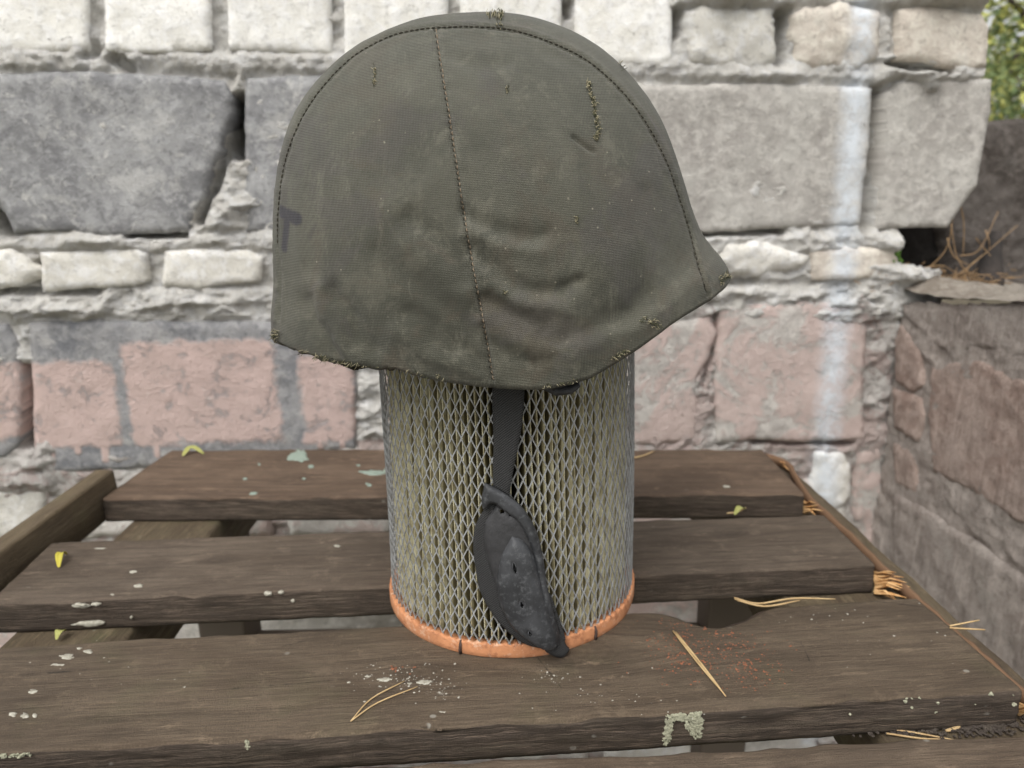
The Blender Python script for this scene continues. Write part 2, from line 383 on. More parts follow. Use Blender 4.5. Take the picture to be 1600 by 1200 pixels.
    return n.done(col, n.math('MULTIPLY_ADD', g1, .4, .45 if not edge else .6), h, .0014 if not edge else .0018, .8, .35)

def plain(name, c1, c2=None, scale=60, rough=.8, bump=.0005, spec=.3, det=5, **kw):
    n = NT(name); v = n.noise(n.ob, scale, det, .65); col = n.mix(n.ramp(v, .3, .7), c1, c2 or tuple(c * .75 for c in c1))
    return n.done(col, rough, n.noise(n.ob, scale * 6, 3, .65), bump, .7, spec, **kw)

# ================================================================== GROUND
gm = NT('ground_soil'); gc = gm.mix(gm.ramp(gm.noise(gm.ob, 1.2, 6, .6), .4, .6), (.20, .17, .125), (.13, .14, .075)); gc = gm.mix(gm.ramp(gm.noise(gm.ob, 60, 5, .7), .5, .7), gc, (.15, .13, .10))
gmat = gm.done(gc, .95, gm.noise(gm.ob, 25, 6, .7), .03, .8, .1)
GZ = -.66; n_ = 60; V = []; Fc = []
ax = np.sign(np.linspace(-1, 1, n_)) * np.abs(np.linspace(-1, 1, n_)) ** 2.6 * 150
for j in range(n_):
    for i in range(n_):
        x, y = ax[i], ax[j] + .5; V.append((x, y, GZ + .03 * float(vnoise(np.array([x * 1.3]), y * 1.3)[0]) + .002 * max(0, abs(x) + abs(y) - 12)))
for j in range(n_ - 1):
    for i in range(n_ - 1): a = j * n_ + i; Fc.append((a, a + 1, a + n_ + 1, a + n_))
g = mesh('ground', V, Fc, gmat); tag(g, 'bare soil ground below the table and wall', kind='structure')

# ================================================================== BRICK WALL
wall_o = empty('brick_wall', MW, 'ruined wall of white bricks, grey blocks and crumbling mortar behind the table, splashed with pink paint', 'wall')
BRK = []
def wbrick(px, m, proud=0., rough=.0012, edge=.0022, step=.0055, straight=False, depth=.11, roundr=.003, chip=.0, par=None, seed=None, mapf=None, uvf=None, name='brick'):
    mapf = mapf or wal
    O = np.array([mapf(*p) for p in px]); O = resample(O, step * .8)
    sd_ = seed if seed is not None else len(BRK) * 3.7
    c = O.mean(0); dirv = O - c; dirv = dirv / np.linalg.norm(dirv, axis=1)[:, None]
    O = O + dirv * (edge * fbm(O[:, 0] * 60, O[:, 1] * 60, sd_, 4, .6))[:, None] * (1.6 if not straight else .5)
    if chip: O = O - dirv * (chip * np.clip(fbm(O[:, 0] * 22, O[:, 1] * 22, sd_ + 5, 3) - .15, 0, 1))[:, None] * 2
    tilt = RNG.uniform(-.006, .006, 2) if not straight else (0, 0)
    def face(P, d):
        q = P - c
        return proud + tilt[0] * q[:, 0] + tilt[1] * q[:, 1] - roundr * np.exp(-d / (roundr * .6)) * (1 + .6 * fbm(P[:, 0] * 90, P[:, 1] * 90, sd_, 2)) + rough * 1.9 * fbm(P[:, 0] * 30, P[:, 1] * 30, sd_, 5, .6) + rough * .5 * fbm(P[:, 0] * 200, P[:, 1] * 200, sd_, 3)
    o = slab(name, O, step, face, -depth, m, par or wall_o, uvf=uvf)
    BRK.append(o); return o
W = M_white
# top course of white bricks
wbrick([(-55, -72), (136, -72), (138, 78), (40, 82), (-55, 80)], W, .002, .0016, .001, straight=True, roundr=.0025)
wbrick([(163, -72), (330, -72), (330, 79), (240, 83), (166, 80)], W, .003, .0016, .001, straight=True, roundr=.0025)
wbrick([(355, -72), (517, -72), (519, 84), (440, 81), (357, 77)], W, .002, .0018, .001, straight=True, roundr=.0025)
wbrick([(537, -72), (700, -72), (700, 92), (539, 92)], W, .003, .0018, .001, straight=True, roundr=.0025)
wbrick([(718, -72), (876, -72), (878, 98), (720, 95)], W, .002, .001, .001, straight=True)
wbrick([(898, -72), (1050, -72), (1049, 96), (1035, 104), (900, 98)], W, .004, .0018, .001, straight=True)
wbrick([(1070, 14), (1105, 6), (1205, 12), (1214, 40), (1212, 96), (1195, 108), (1140, 110), (1075, 98), (1066, 60)], M_whited, .006, .0035, .003, roundr=.008, chip=.004)
wbrick([(1238, 22), (1262, 6), (1350, 4), (1371, 20), (1372, 96), (1340, 112), (1268, 108), (1242, 98), (1234, 60)], M_beige, .006, .0035, .003, roundr=.008, chip=.004)
wbrick([(1400, 16), (1440, 10), (1530, 24), (1541, 40), (1536, 106), (1500, 110), (1440, 98), (1398, 94)], M_beige, .008, .0016, .0015, roundr=.004)
for x in (-240, -60, 130, 320, 500, 690, 860): wbrick([(x - 60, -205), (x + 100, -205), (x + 100, -100), (x - 60, -100)], W, .0, .001, .001)
for x in (1010, 1200, 1380): wbrick([(x, -125), (x + 155, -125), (x + 155, -22), (x, -22)], M_beige, .004, .002, .002)
wbrick([(-240, -72), (-75, -72), (-75, 80), (-240, 80)], W)
# course of grey blocks
wbrick([(-62, 116), (120, 113), (270, 118), (350, 126), (364, 150), (362, 182), (350, 222), (333, 262), (322, 300), (306, 332), (296, 364), (180, 366), (90, 362), (24, 364), (14, 340), (2, 322), (-20, 318), (-60, 330)], M_grayL, .004, .0014, .0022, roundr=.003, chip=.002)
wbrick([(-400, 112), (-80, 114), (-80, 366), (-400, 366)], M_grayL)
wbrick([(382, 122), (500, 116), (790, 120), (792, 360), (600, 366), (385, 362)], M_grayL, .002, .0014, .0016)
wbrick([(812, 122), (1000, 128), (1010, 134), (1200, 130), (1362, 138), (1359, 200), (1349, 290), (1342, 352), (1240, 356), (1105, 364), (815, 362)], M_grayR, .003, .0014, .0018, roundr=.003)
wbrick([(1383, 148), (1400, 130), (1460, 126), (1547, 124), (1543, 180), (1534, 230), (1524, 290), (1500, 322), (1478, 354), (1420, 356), (1372, 358), (1377, 300), (1380, 230)], M_grayR, .005, .001, .0012, roundr=.002)
# course of small white bricks
wbrick([(-60, 392), (20, 388), (34, 398), (62, 420), (64, 436), (40, 444), (-10, 456), (-60, 452)], M_whited, .008, .003, .003, roundr=.006)
wbrick([(66, 394), (150, 392), (218, 389), (232, 396), (234, 438), (212, 446), (130, 450), (70, 456)], M_whited, .008, .0018, .0016)
wbrick([(258, 392), (330, 389), (385, 390), (413, 402), (408, 440), (360, 444), (310, 450), (256, 446)], M_whited, .007, .0018, .0016)
for x in (440, 625, 800, 960): wbrick([(x, 392), (x + 160, 390), (x + 158, 446), (x + 2, 448)], M_whited, .006, .002, .002)
wbrick([(-240, 392), (-80, 390), (-80, 450), (-240, 450)], M_whited)
wbrick([(1132, 382), (1180, 376), (1230, 392), (1262, 400), (1256, 420), (1200, 432), (1140, 430), (1118, 404)], M_whited, .009, .0045, .004, roundr=.009)
wbrick([(1266, 388), (1330, 384), (1392, 386), (1402, 398), (1398, 432), (1330, 437), (1268, 438)], M_beige, .006, .0018, .0015)
# course of blocks with pink paint
wbrick([(-330, 500), (10, 508), (32, 540), (36, 600), (34, 690), (10, 715), (-330, 720)], M_pinkL, .003, .001, .002)
wbrick([(46, 505), (140, 500), (300, 502), (555, 505), (557, 600), (555, 700), (440, 716), (250, 730), (80, 737), (56, 722), (52, 600)], M_pinkL, .004, .001, .0015, roundr=.003)
wbrick([(600, 500), (860, 500), (1085, 500), (1110, 486), (1118, 520), (1108, 560), (1085, 590), (1092, 640), (1086, 690), (860, 706), (602, 706)], M_pinkR, .003, .0016, .0024, chip=.003)
wbrick([(1124, 482), (1200, 474), (1340, 468), (1352, 520), (1347, 600), (1350, 686), (1240, 690), (1180, 686), (1120, 692), (1116, 600)], M_pinkR, .005, .0016, .0018)
# courses below
def course(y0, y1, x0, x1, w, gap, mats, off=0., proud=.004, rough=.0025, edge=.003, slope=-.012, chip=.003):
    x = x0 + off; k = 0
    while x < x1:
        j = random.uniform(-6, 6); f = lambda X, Y: (X, Y + slope * (X - 600))
        wbrick([f(x, y0 + random.uniform(-4, 4)), f(x + w * .5, y0 + random.uniform(-5, 3)), f(x + w - gap + j, y0 + random.uniform(-3, 5)), f(x + w - gap + j, y1 + random.uniform(-3, 3)), f(x + w * .5, y1 + random.uniform(-3, 4)), f(x, y1 + random.uniform(-5, 3))], mats[k % len(mats)], proud + random.uniform(-.003, .003), rough, edge, roundr=.006, chip=chip)
        x += w; k += 1
course(756, 838, -260, 1330, 178, 20, [M_pinkW, M_whited, M_pinkW, M_pinkR], 0)
course(866, 1085, -300, 1300, 470, 26, [M_pinkR, M_grayR], 20)
course(1115, 1190, -330, 1290, 178, 22, [M_pinkW, M_whited, M_grayR], 30)
course(1225, 1480, -330, 1290, 470, 30, [M_grayR, M_grayL], 90)
wbrick([(1272, 706), (1318, 700), (1330, 730), (1326, 780), (1300, 800), (1276, 792), (1268, 750)], M_whited, .008, .003, .003, roundr=.007)
wbrick([(1338, 706), (1378, 700), (1380, 900), (1346, 905), (1334, 800)], M_pinkR, .003, .003, .003)

# mortar sheet
P0 = wal(-420, -220); P1_ = wal(1560, 1500)
st = .0022; us = np.arange(-.72, .64, st); vs = np.arange(-.64, .56, st)
UU, VV = np.meshgrid(us, vs)
PW = np.stack([UU, VV], -1)
pw3 = np.stack([UU * WU.x + WO.x, UU * WU.y + WO.y, VV], -1); PX = proj(pw3)
px, py = PX[..., 0], PX[..., 1]
H = -.0055 + .0045 * fbm(UU * 24, VV * 34, 1.2, 5, .55)
rid = 1 - np.abs(fbm(UU * 30, VV * 55, 7.1, 4, .55)) * 2.6
H += .0085 * np.clip(rid, -.7, 1) * np.clip(.6 + .9 * fbm(UU * 9, VV * 9, 3.3, 2), 0, 1)
H += .0046 * fbm(UU * 90, VV * 110, 2.2, 4, .65)
def band(y0, y1, x0=-500, x1=1700, slope=0., soft=10):
    yy = py - slope * (px - 600)
    return np.clip((yy - y0) / soft, 0, 1) * np.clip((y1 - yy) / soft, 0, 1) * np.clip((px - x0) / 20, 0, 1) * np.clip((x1 - px) / 20, 0, 1)
H += .0060 * band(80, 122, soft=14, slope=.015) + .0065 * band(362, 396, soft=10) + .0080 * band(446, 505, soft=14) * (.4 + .6 * np.clip(rid, 0, 1))
H += .004 * band(690, 762, soft=14, slope=-.03) + .008 * band(-30, 12, 1060, 1700)
H -= .008 * band(-80, 84, 130, 170) + .004 * band(-80, 84, 325, 360)
def deep(pts, w, a):
    global H
    A = np.array(pts); m = (px > A[:, 0].min() - 3 * w - 9) & (px < A[:, 0].max() + 3 * w + 9) & (py > A[:, 1].min() - 3 * w - 9) & (py < A[:, 1].max() + 3 * w + 9)
    d = polyd(PX[m], pts); d = d + 5 * fbm(UU[m] * 60, VV[m] * 60, 4.4, 3); H[m] -= a * np.clip((w * 1.7 - d) / (w * .9), 0, 1)
deep([(374, 160), (372, 235)], 11, .07); deep([(368, 170), (355, 232), (330, 300), (312, 345)], 6, .03)
deep([(42, 585), (44, 690)], 9, .07); deep([(5, 335), (14, 355)], 13, .05); deep([(1226, 22), (1221, 92)], 9, .045)
deep([(1372, 150), (1357, 350)], 10, .07); deep([(178, 92), (200, 106)], 8, .02); deep([(62, 415), (66, 445)], 7, .03)
deep([(150, 84), (130, 88)], 5, .012); deep([(1100, 366), (1225, 362)], 4, .03); deep([(200, 368), (290, 368)], 4, .03); deep([(1390, 100), (1480, 112)], 5, .03)
deep([(1120, 495), (1112, 560), (1098, 600)], 4, .02); deep([(1180, 690), (1330, 692)], 4, .03); deep([(0, 454), (70, 458), (150, 456)], 5, .02)
deep([(1060, 20), (1058, 50)], 7, .03); deep([(1100, 445), (1180, 440)], 5, .014); deep([(885, 5), (888, 20)], 6, .02)
def lump(x, y, rx, ry, a):
    global H
    q = ((px - x) / rx) ** 2 + ((py - y) / ry) ** 2; m = q < 7; H[m] += a * np.exp(-q[m]) * (1 + .9 * fbm(UU[m] * 70, VV[m] * 90, 8.8, 4, .7))
for a in [(1455, 112, 40, 14, .02), (1450, 135, 14, 14, .016), (1385, 60, 8, 30, .012), (1388, 110, 12, 18, .016), (1480, 0, 60, 12, .02), (1130, 0, 60, 12, .012), (1190, 118, 60, 10, .008), (1420, 425, 50, 18, .02), (1395, 378, 22, 14, .018),
          (340, 340, 20, 30, .012), (370, 320, 20, 30, .01), (150, 375, 50, 8, .008), (1160, 455, 60, 10, .01), (290, 470, 80, 8, .01), (80, 480, 60, 10, .01), (60, 710, 26, 22, .012), (575, 600, 14, 90, .006), (1100, 640, 14, 50, .006), (30, 750, 60, 14, .01)]: lump(*a)
right = np.interp(py, [-300, 0, 12, 120, 126, 230, 320, 352, 358, 378, 408, 420, 470, 1500], [1535, 1535, 1538, 1538, 1530, 1510, 1480, 1470, 1405, 1400, 1400, 1470, 1470, 1420])
keep = px < right
idx = -np.ones(H.shape, int); nv, nu = H.shape
cellk = keep[:-1, :-1] & keep[1:, :-1] & keep[:-1, 1:] & keep[1:, 1:]
lin = np.arange(nv * nu).reshape(nv, nu)
a = lin[:-1, :-1][cellk]; b = lin[:-1, 1:][cellk]; c = lin[1:, 1:][cellk]; d = lin[1:, :-1][cellk]
Q = np.stack([a, b, c, d], -1); used = np.zeros(nv * nu, bool); used[Q.ravel()] = True; rm = np.cumsum(used) - 1; Q = rm[Q]
Vm = np.stack([UU, VV, H], -1).reshape(-1, 3)[used]; pyq = py.reshape(-1)[used]; pxq = px.reshape(-1)[used]
qy = pyq[Q[:, 0]] + 0 * Q[:, 0]; qx = pxq[Q[:, 0]]
mi = ((qy > 500 + 24 * np.sin(qx * .05) + 18 * np.sin(qx * .13)) & ((qx > 980) | (qy > 690))).astype(int)
mesh('mortar', Vm, Q, [M_mortar, M_mortarP], wall_o, True, None, Vm[:, :2], mi)
# solid back of the wall, butted behind bricks and joints
mb = MB(); a0 = wal(-420, -220); a1 = wal(1450, 200)
mb.box(((a0[0] + a1[0]) / 2, (-.69 + .60) / 2, -.16), (abs(a1[0] - a0[0]) / 2, .645, .047)); mb.build('wall_core', M_dark, wall_o, False)

# ================================================================== SIDE PIER (right), perpendicular to the wall
uP = wal(1380, 700)[0]
# pier face frame: s = distance towards camera, height, out (to the left)
PO = WO + WU * uP; PA = WNn; PN = -WU
MP = Matrix(((PA.x, 0, PN.x, PO.x), (PA.y, 0, PN.y, PO.y), (0, 1, 0, 0), (0, 0, 0, 1)))
# handedness: s x height = out ?
if MP.to_3x3().determinant() < 0: MP = Matrix(((-PA.x, 0, PN.x, PO.x), (-PA.y, 0, PN.y, PO.y), (0, 1, 0, 0), (0, 0, 0, 1)))
MPi = MP.inverted()
def pie(px_, py_):
    p = MPi @ hit(px_, py_, PO, PN); return (p.x, p.y)
pier = empty('masonry_pier', MP, 'low reddish-brown brick pier jutting out from the wall at the right of the table', 'pier')
def pb(px_, m, **k): return wbrick(px_, m, par=pier, mapf=pie, **k)
sgn = -1 if pie(1600, 700)[0] < 0 else 1
pb([(1400, 500), (1412, 508), (1438, 545), (1445, 600), (1430, 615), (1400, 595)], M_pier, proud=.004, rough=.002, step=.004)
pb([(1396, 606), (1440, 622), (1446, 650), (1436, 690), (1400, 668)], M_pier, proud=.005, rough=.002, step=.004)
pb([(1455, 575), (1520, 560), (1590, 590), (1650, 610), (1655, 850), (1600, 822), (1520, 770), (1456, 738), (1450, 650)], M_pier, proud=.002, rough=.0014, step=.004, chip=.004)
pb([(1400, 478), (1480, 478), (1600, 472), (1680, 470), (1680, 585), (1600, 560), (1540, 545), (1470, 548), (1420, 500)], M_pierg, proud=.002, rough=.0018, step=.004, chip=.004)
pb([(1396, 770), (1440, 790), (1530, 850), (1640, 930), (1760, 1010), (1760, 1300), (1600, 1260), (1398, 1010)], M_pierg, proud=.004, rough=.002, step=.006)
pb([(1394, 690), (1430, 705), (1436, 775), (1398, 755)], M_pier, proud=.002, rough=.0014, step=.004)
pb([(1690, 475), (1800, 470), (2000, 470), (2000, 1000), (1700, 870)], M_pier, proud=.004, rough=.0014, step=.008)
pb([(1398, 1030), (1600, 1280), (1760, 1330), (1900, 1900), (1398, 1400)], M_pierg, proud=.002, rough=.002, step=.01)
# pier mortar / core body with sloping broken top
S0 = 0.; S1 = sgn * .60
ss = np.arange(0, .60, .0035); hh = np.arange(-.69, .30, .0035); SS, HH = np.meshgrid(ss, hh)
topz = lambda s: np.interp(s, [0, .05, .16, .25, .6], [pie(1395, 468)[1], pie(1430, 462)[1], pie(1520, 462)[1], pie(1600, 462)[1], pie(1600, 455)[1] + .01])
sabs = lambda s: s
HZ = -.002 + .0025 * fbm(SS * 26, HH * 26, 3.1, 5, .6) + .0035 * np.clip(1 - np.abs(fbm(SS * 22, HH * 40, 9.4, 4)) * 2.6, -.4, 1)
kp = HH < topz(SS) + .004 * fbm(SS * 50, HH * 0 + 1., 2., 3)
lin = np.arange(SS.size).reshape(SS.shape); ck = kp[:-1, :-1] & kp[1:, :-1] & kp[:-1, 1:] & kp[1:, 1:]
Q = np.stack([lin[:-1, :-1][ck], lin[:-1, 1:][ck], lin[1:, 1:][ck], lin[1:, :-1][ck]], -1)
if sgn < 0: Q = Q[:, ::-1]
used = np.zeros(SS.size, bool); used[Q.ravel()] = True; rm = np.cumsum(used) - 1; Q = rm[Q]
Vp = np.stack([SS * sgn, HH, HZ], -1).reshape(-1, 3)[used]; mesh('mortar', Vp, Q, M_pierg, pier, True, None, Vp[:, :2])
# top of the pier: rough ledge running back from the face
tt = np.arange(-.003, .34, .004); SS, DD = np.meshgrid(np.arange(-.14, .60, .004), tt)
TZ = topz(np.clip(SS, 0, 1)) + .003 + .004 * fbm(SS * 40, DD * 40, 6.2, 5, .6) + .0 * DD
TZ += .022 * np.clip(fbm(SS * 11, DD * 11, 1.7, 4) + .35, 0, 1) * np.clip((DD - .01) / .05, 0, 1)
TZ += .028 * np.exp(-((SS - .0) / .05) ** 2 - ((DD - .04) / .05) ** 2)
lin = np.arange(SS.size).reshape(SS.shape); Q = np.stack([lin[:-1, :-1], lin[:-1, 1:], lin[1:, 1:], lin[1:, :-1]], -1).reshape(-1, 4)
Vt = np.stack([SS * sgn, TZ, -DD + .004], -1).reshape(-1, 3)
M_ledge = masonry('ledge_mortar', (.34, .29, .24), (.46, .41, .35), speck=(.58, .54, .46), sp=.6, stripe=False, fine=.003, vary=0)
mesh('ledge', Vt, Q if sgn > 0 else Q[:, ::-1], M_ledge, pier, True, None, np.stack([SS, DD], -1).reshape(-1, 2))
mb = MB(); zt = pie(1395, 470)[1] - .03; mb.box((sgn * .30, (zt - .69) / 2, -.19), (.295, (zt + .69) / 2, .15)); mb.build('pier_core', M_dark, pier, False)

# dark broken concrete lump standing on the pier behind the wall end
def wall_at(px_, py_, n):   # point on plane parallel to wall, n in front
    p = hit(px_, py_, WO + WNn * n, WNn) - WO; return (p.dot(WU), p.z)
M_hole = masonry('hole_shade', (.02, .018, .016), (.035, .03, .027), speck=(.06, .055, .05), sp=.3, stripe=False, fine=.003, vary=.1)  # near-black colour stands in for the shade inside the hole
blk = empty('concrete_chunk', MW @ Matrix.Translation((0, 0, -.09)), 'dark weathered concrete chunk standing on the pier right of the wall end', 'rubble')
f9 = lambda x, y: wall_at(x, y, -.09)
o = wbrick([(1478, 215), (1500, 208), (1545, 196), (1600, 186), (1700, 180), (1720, 470), (1560, 470), (1478, 470)], M_dark, proud=0, rough=.007, edge=.004, roundr=.012, depth=.13, par=blk, mapf=f9, step=.006, name='block_body')
backing = empty('hole_backing', MW @ Matrix.Translation((0, 0, -.11)), 'near-black backing block added to darken the gap under the last grey block', 'rubble')  # added block behind the gap, painted dark so the hole reads black
o = wbrick([(1380, 330), (1500, 330), (1500, 440), (1380, 440)], M_hole, proud=0, rough=.008, edge=.004, roundr=.01, depth=.04, par=backing, mapf=lambda x, y: wall_at(x, y, -.11), step=.006, name='backing_body')
# small dark charred stub
stub = MB(); q = MW @ Vector((*wall_at(1540, 455, -.035), -.035)); q2 = MW @ Vector((*wall_at(1556, 362, -.05), -.05))
stub.tube([q + (q2 - q) * t for t in np.linspace(0, 1, 7)], [.018, .020, .017, .014, .011, .010, .006], 9)
M_char = plain('charred', (.03, .027, .025), (.055, .045, .04), 50, .9, .003)
o = stub.build('charred_stub', M_char); tag(o, 'short black charred stub standing on the pier among dry needles', 'stub')
# dry straw on the ledge
M_straw = plain('dry_straw', (.36, .235, .12), (.24, .155, .085), 90, .7, .0002)
mb = MB()
def ww(x, y, n): return MW @ Vector((*wall_at(x, y, n), n))
for (pa, pb_, pc) in [((1395 + 50, 425), (1480, 385), (1492, 312)), ((1520, 440), (1495, 400), (1486, 350)), ((1500, 400), (1530, 390), (1560, 330)), ((1470, 445), (1510, 420), (1590, 352)), ((1440, 430), (1480, 440), (1510, 448)),
                      ((1400, 445), (1412, 425), (1420, 410)), ((1450, 428), (1475, 438), (1500, 440)), ((1505, 450), (1512, 420), (1540, 395)), ((1500, 318), (1506, 350), (1505, 400)), ((1525, 372), (1535, 385), (1548, 400)), ((1480, 372), (1490, 400), (1515, 415)), ((1540, 360), (1545, 375), (1546, 390)), ((1435, 420), (1470, 415), (1500, 430))]:
    n0 = random.uniform(-.03, .005); c = catmull([ww(*pa, n0), ww(*pb_, n0 + random.uniform(-.01, .01)), ww(*pc, n0)], 6); mb.tube(c, [.0008 - .0004 * i / len(c) for i in range(len(c))], 5)
for i in range(420):
    x = random.gauss(1465, 52); y = random.gauss(437, 8); n0 = random.uniform(-.06, .01); an = random.uniform(0, 6.3); l = random.uniform(8, 22)
    mb.tube([ww(x, y, n0), ww(x + l * math.cos(an), y + .35 * l * math.sin(an), n0 + random.uniform(-.01, .01))], .0005, 4)
o = mb.build('dry_straw', M_straw, kind='stuff'); tag(o, 'tangle of dry brown needles and straw on the pier ledge')
mb = MB()
for i in range(60):
    p = ww(random.gauss(1399, 6), random.gauss(405, 12), random.uniform(-.012, .004)); mb.blob(p, (.003, .003, .003), seed=i, n=6, jag=.6)
M_moss = plain('moss', (.10, .20, .03), (.06, .12, .02), 200, .9, .001); o = mb.build('moss', M_moss, kind='stuff'); tag(o, 'small tuft of bright green moss in the wall gap')

# ================================================================== TABLE
table = empty('slatted_table', MT, 'weathered brown slatted wooden table with gaps between its planks, under the helmet and filter', 'table')
cw1, cw2, cw3 = (.092, .066, .046), (.132, .099, .072), (.058, .042, .030)
def wmat(i, knots=(), moss=0., white=.3, cracks=()): return [wood('wood_top_%d' % i, *[tuple(c * q for c, q in zip(C_, {1: (1.12, 1.02, .95), 2: (1., 1.02, 1.03), 3: (.98, .97, .90), 4: (1.12, 1.1, 1.05)}[i])) for C_ in (cw1, cw2, cw3)], i * 3.3, knots, False, moss, white, cracks), wood('wood_edge_%d' % i, (.060, .044, .032), (.085, .064, .048), (.15, .122, .09), i * 3.3 + 1, (), True, 0, white * 1.5)]
def plank(BL, BR, FR, FL, mats, th=.023, notch=None, seed=0., name='plank', z0=0., rough=1., nst=230, frontnoise=.0012, toppoly=None):
    BL, BR, FR, FL = [np.array(q[:2], float) for q in (BL, BR, FR, FL)]
    L = np.linalg.norm(BR - BL); V = []; UVs = []; mi = []
    prof = []
    wtop = [0., .012, .03] + list(np.linspace(.07, .93, 16)) + [.97, .988, 1.]
    for w in wtop: prof.append(('t', w))
    for k in range(1, 8): prof.append(('f', k / 8))
    prof += [('b', 1.), ('b', .5), ('b', 0.)]
    for k in range(7, 0, -1): prof.append(('k', k / 8))
    m = len(prof); S = np.linspace(0, 1, nst)
    typ = np.array([q[0] for q in prof]); wv_ = np.array([q[1] for q in prof])
    xs = S * L; A = BL + (BR - BL) * S[:, None]; B = FL + (FR - FL) * S[:, None]; Wd = np.linalg.norm(B - A, axis=1); dw = (B - A) / Wd[:, None]
    eb = .0012 * fbm(xs * 35, seed, .5, 4) * rough; ef = .0016 * fbm(xs * 35, seed + 9, .5, 5, .65) * rough
    nb = np.array([notch(x) if notch else 0. for x in xs])
    A2 = A + dw * eb[:, None]; B2 = B + dw * ef[:, None]
    X2, W2 = np.meshgrid(xs, wv_, indexing='ij'); tp = (typ == 't')[None]; bp = (typ == 'b')[None]; fp = (typ == 'f')[None]; kp2 = (typ == 'k')[None]
    wpos = np.where(tp | bp, W2, np.where(fp, 1., 0.)); pos = A2[:, None] + (B2 - A2)[:, None] * wpos[..., None]; sq = nb[:, None] * (1 - wpos) ** 4; pos = pos + dw[:, None] * sq[..., None]
    WD = Wd[:, None] + 0 * W2
    UVs = np.stack([X2, np.where(tp, W2 * WD + sq, np.where(fp, WD + W2 * th, np.where(bp, WD + th + (1 - W2) * WD, -W2 * th)))], -1)
    e = np.minimum(W2, 1 - W2) * WD
    zt_ = -.0016 * np.exp(-e / .0011) * (1 + .9 * vnoise(X2 * 70, seed + W2 * 7)) + .0007 * fbm(X2 * 9, W2 * WD * 90, seed, 3)
    zt_ -= np.where(W2 < .035, .0045 * (1 - W2 / .035), 0) * np.clip(nb / .01, 0, 1)[:, None]
    qn = frontnoise * fbm(X2 * 26, W2 * 5. + seed, 2., 4, .6) + .0006 * fbm(X2 * 160, W2 * 14. + seed, 2., 2)
    z = np.where(tp, zt_, np.where(bp, -th, -th * W2)); pos = pos + dw[:, None] * (np.where(fp, qn, np.where(kp2, -qn, 0)))[..., None]
    V = np.concatenate([pos, (z0 + z)[..., None]], -1).reshape(-1, 3); UVs = UVs.reshape(-1, 2)
    Fc = []
    for i in range(nst - 1):
        for k in range(m):
            k2 = (k + 1) % m; Fc.append((i * m + k, i * m + k2, (i + 1) * m + k2, (i + 1) * m + k)); mi.append(0 if (prof[k][0] == 't' and prof[k2][0] == 't') else 1)
    Fc.append(tuple(range(m))[::-1]); mi.append(1); Fc.append(tuple((nst - 1) * m + k for k in range(m))); mi.append(1)
    o = mesh(name, V, Fc, mats, table, True, None, UVs, mi)
    return o
def T2(px_, py_, z=0.): return tuple(tab(px_, py_, z))
P1 = (T2(270, 702), T2(1190, 702), T2(1257, 772), T2(160, 779))
P2 = (T2(82, 847), T2(1285, 803), T2(1367, 882), T2(-20, 945))
P3 = (T2(-95, 1016), T2(1430, 933), T2(1597, 1078), T2(-280, 1195))
P4 = (T2(-330, 1243), T2(1660, 1143), T2(1900, 1395), T2(-700, 1500))
kn3 = (tab(1130, 965).x - P3[0][0], .028, .02)
ncx = tab(1140, 960).x - P3[0][0]
def notch3(x): return .0195 * math.exp(-abs((x - ncx + .006) / .027) ** 3) * (1 - .25 * math.tanh((x - ncx) / .02)) + .0015 * math.exp(-((x - ncx - .04) / .02) ** 2)
def kp_(P, px_, py_, r): q = tab(px_, py_); return (q.x - P[0][0], P[0][1] - q.y, r)
def ck_(P, a, b, w): q = kp_(P, *a, 0); r_ = kp_(P, *b, 0); return (q[:2], r_[:2], w)
pl1 = plank(*P1, wmat(1, [kp_(P1, 470, 742, .018)], 0, .2), seed=1.)
pl2 = plank(*P2, wmat(2, [kp_(P2, 330, 880, .012), kp_(P2, 1150, 850, .014)], 0, .3), seed=5., nst=260)
pl3 = plank(*P3, wmat(3, [kp_(P3, 1130, 985, .022), kp_(P3, 900, 1060, .028), kp_(P3, 640, 1085, .014)], .12, .5, [ck_(P3, (818, 1040), (862, 1122), .0003), ck_(P3, (1276, 1062), (1285, 1092), .0004), ck_(P3, (430, 1030), (470, 1022), .0002), ck_(P3, (20, 1062), (120, 1058), .0003), ck_(P3, (330, 1100), (520, 1092), .0002), ck_(P3, (1400, 990), (1520, 1008), .0002)]), seed=9., notch=notch3, nst=380, frontnoise=.0022)
pl4 = plank(*P4, wmat(4, [], .1, .5), seed=13., nst=200)

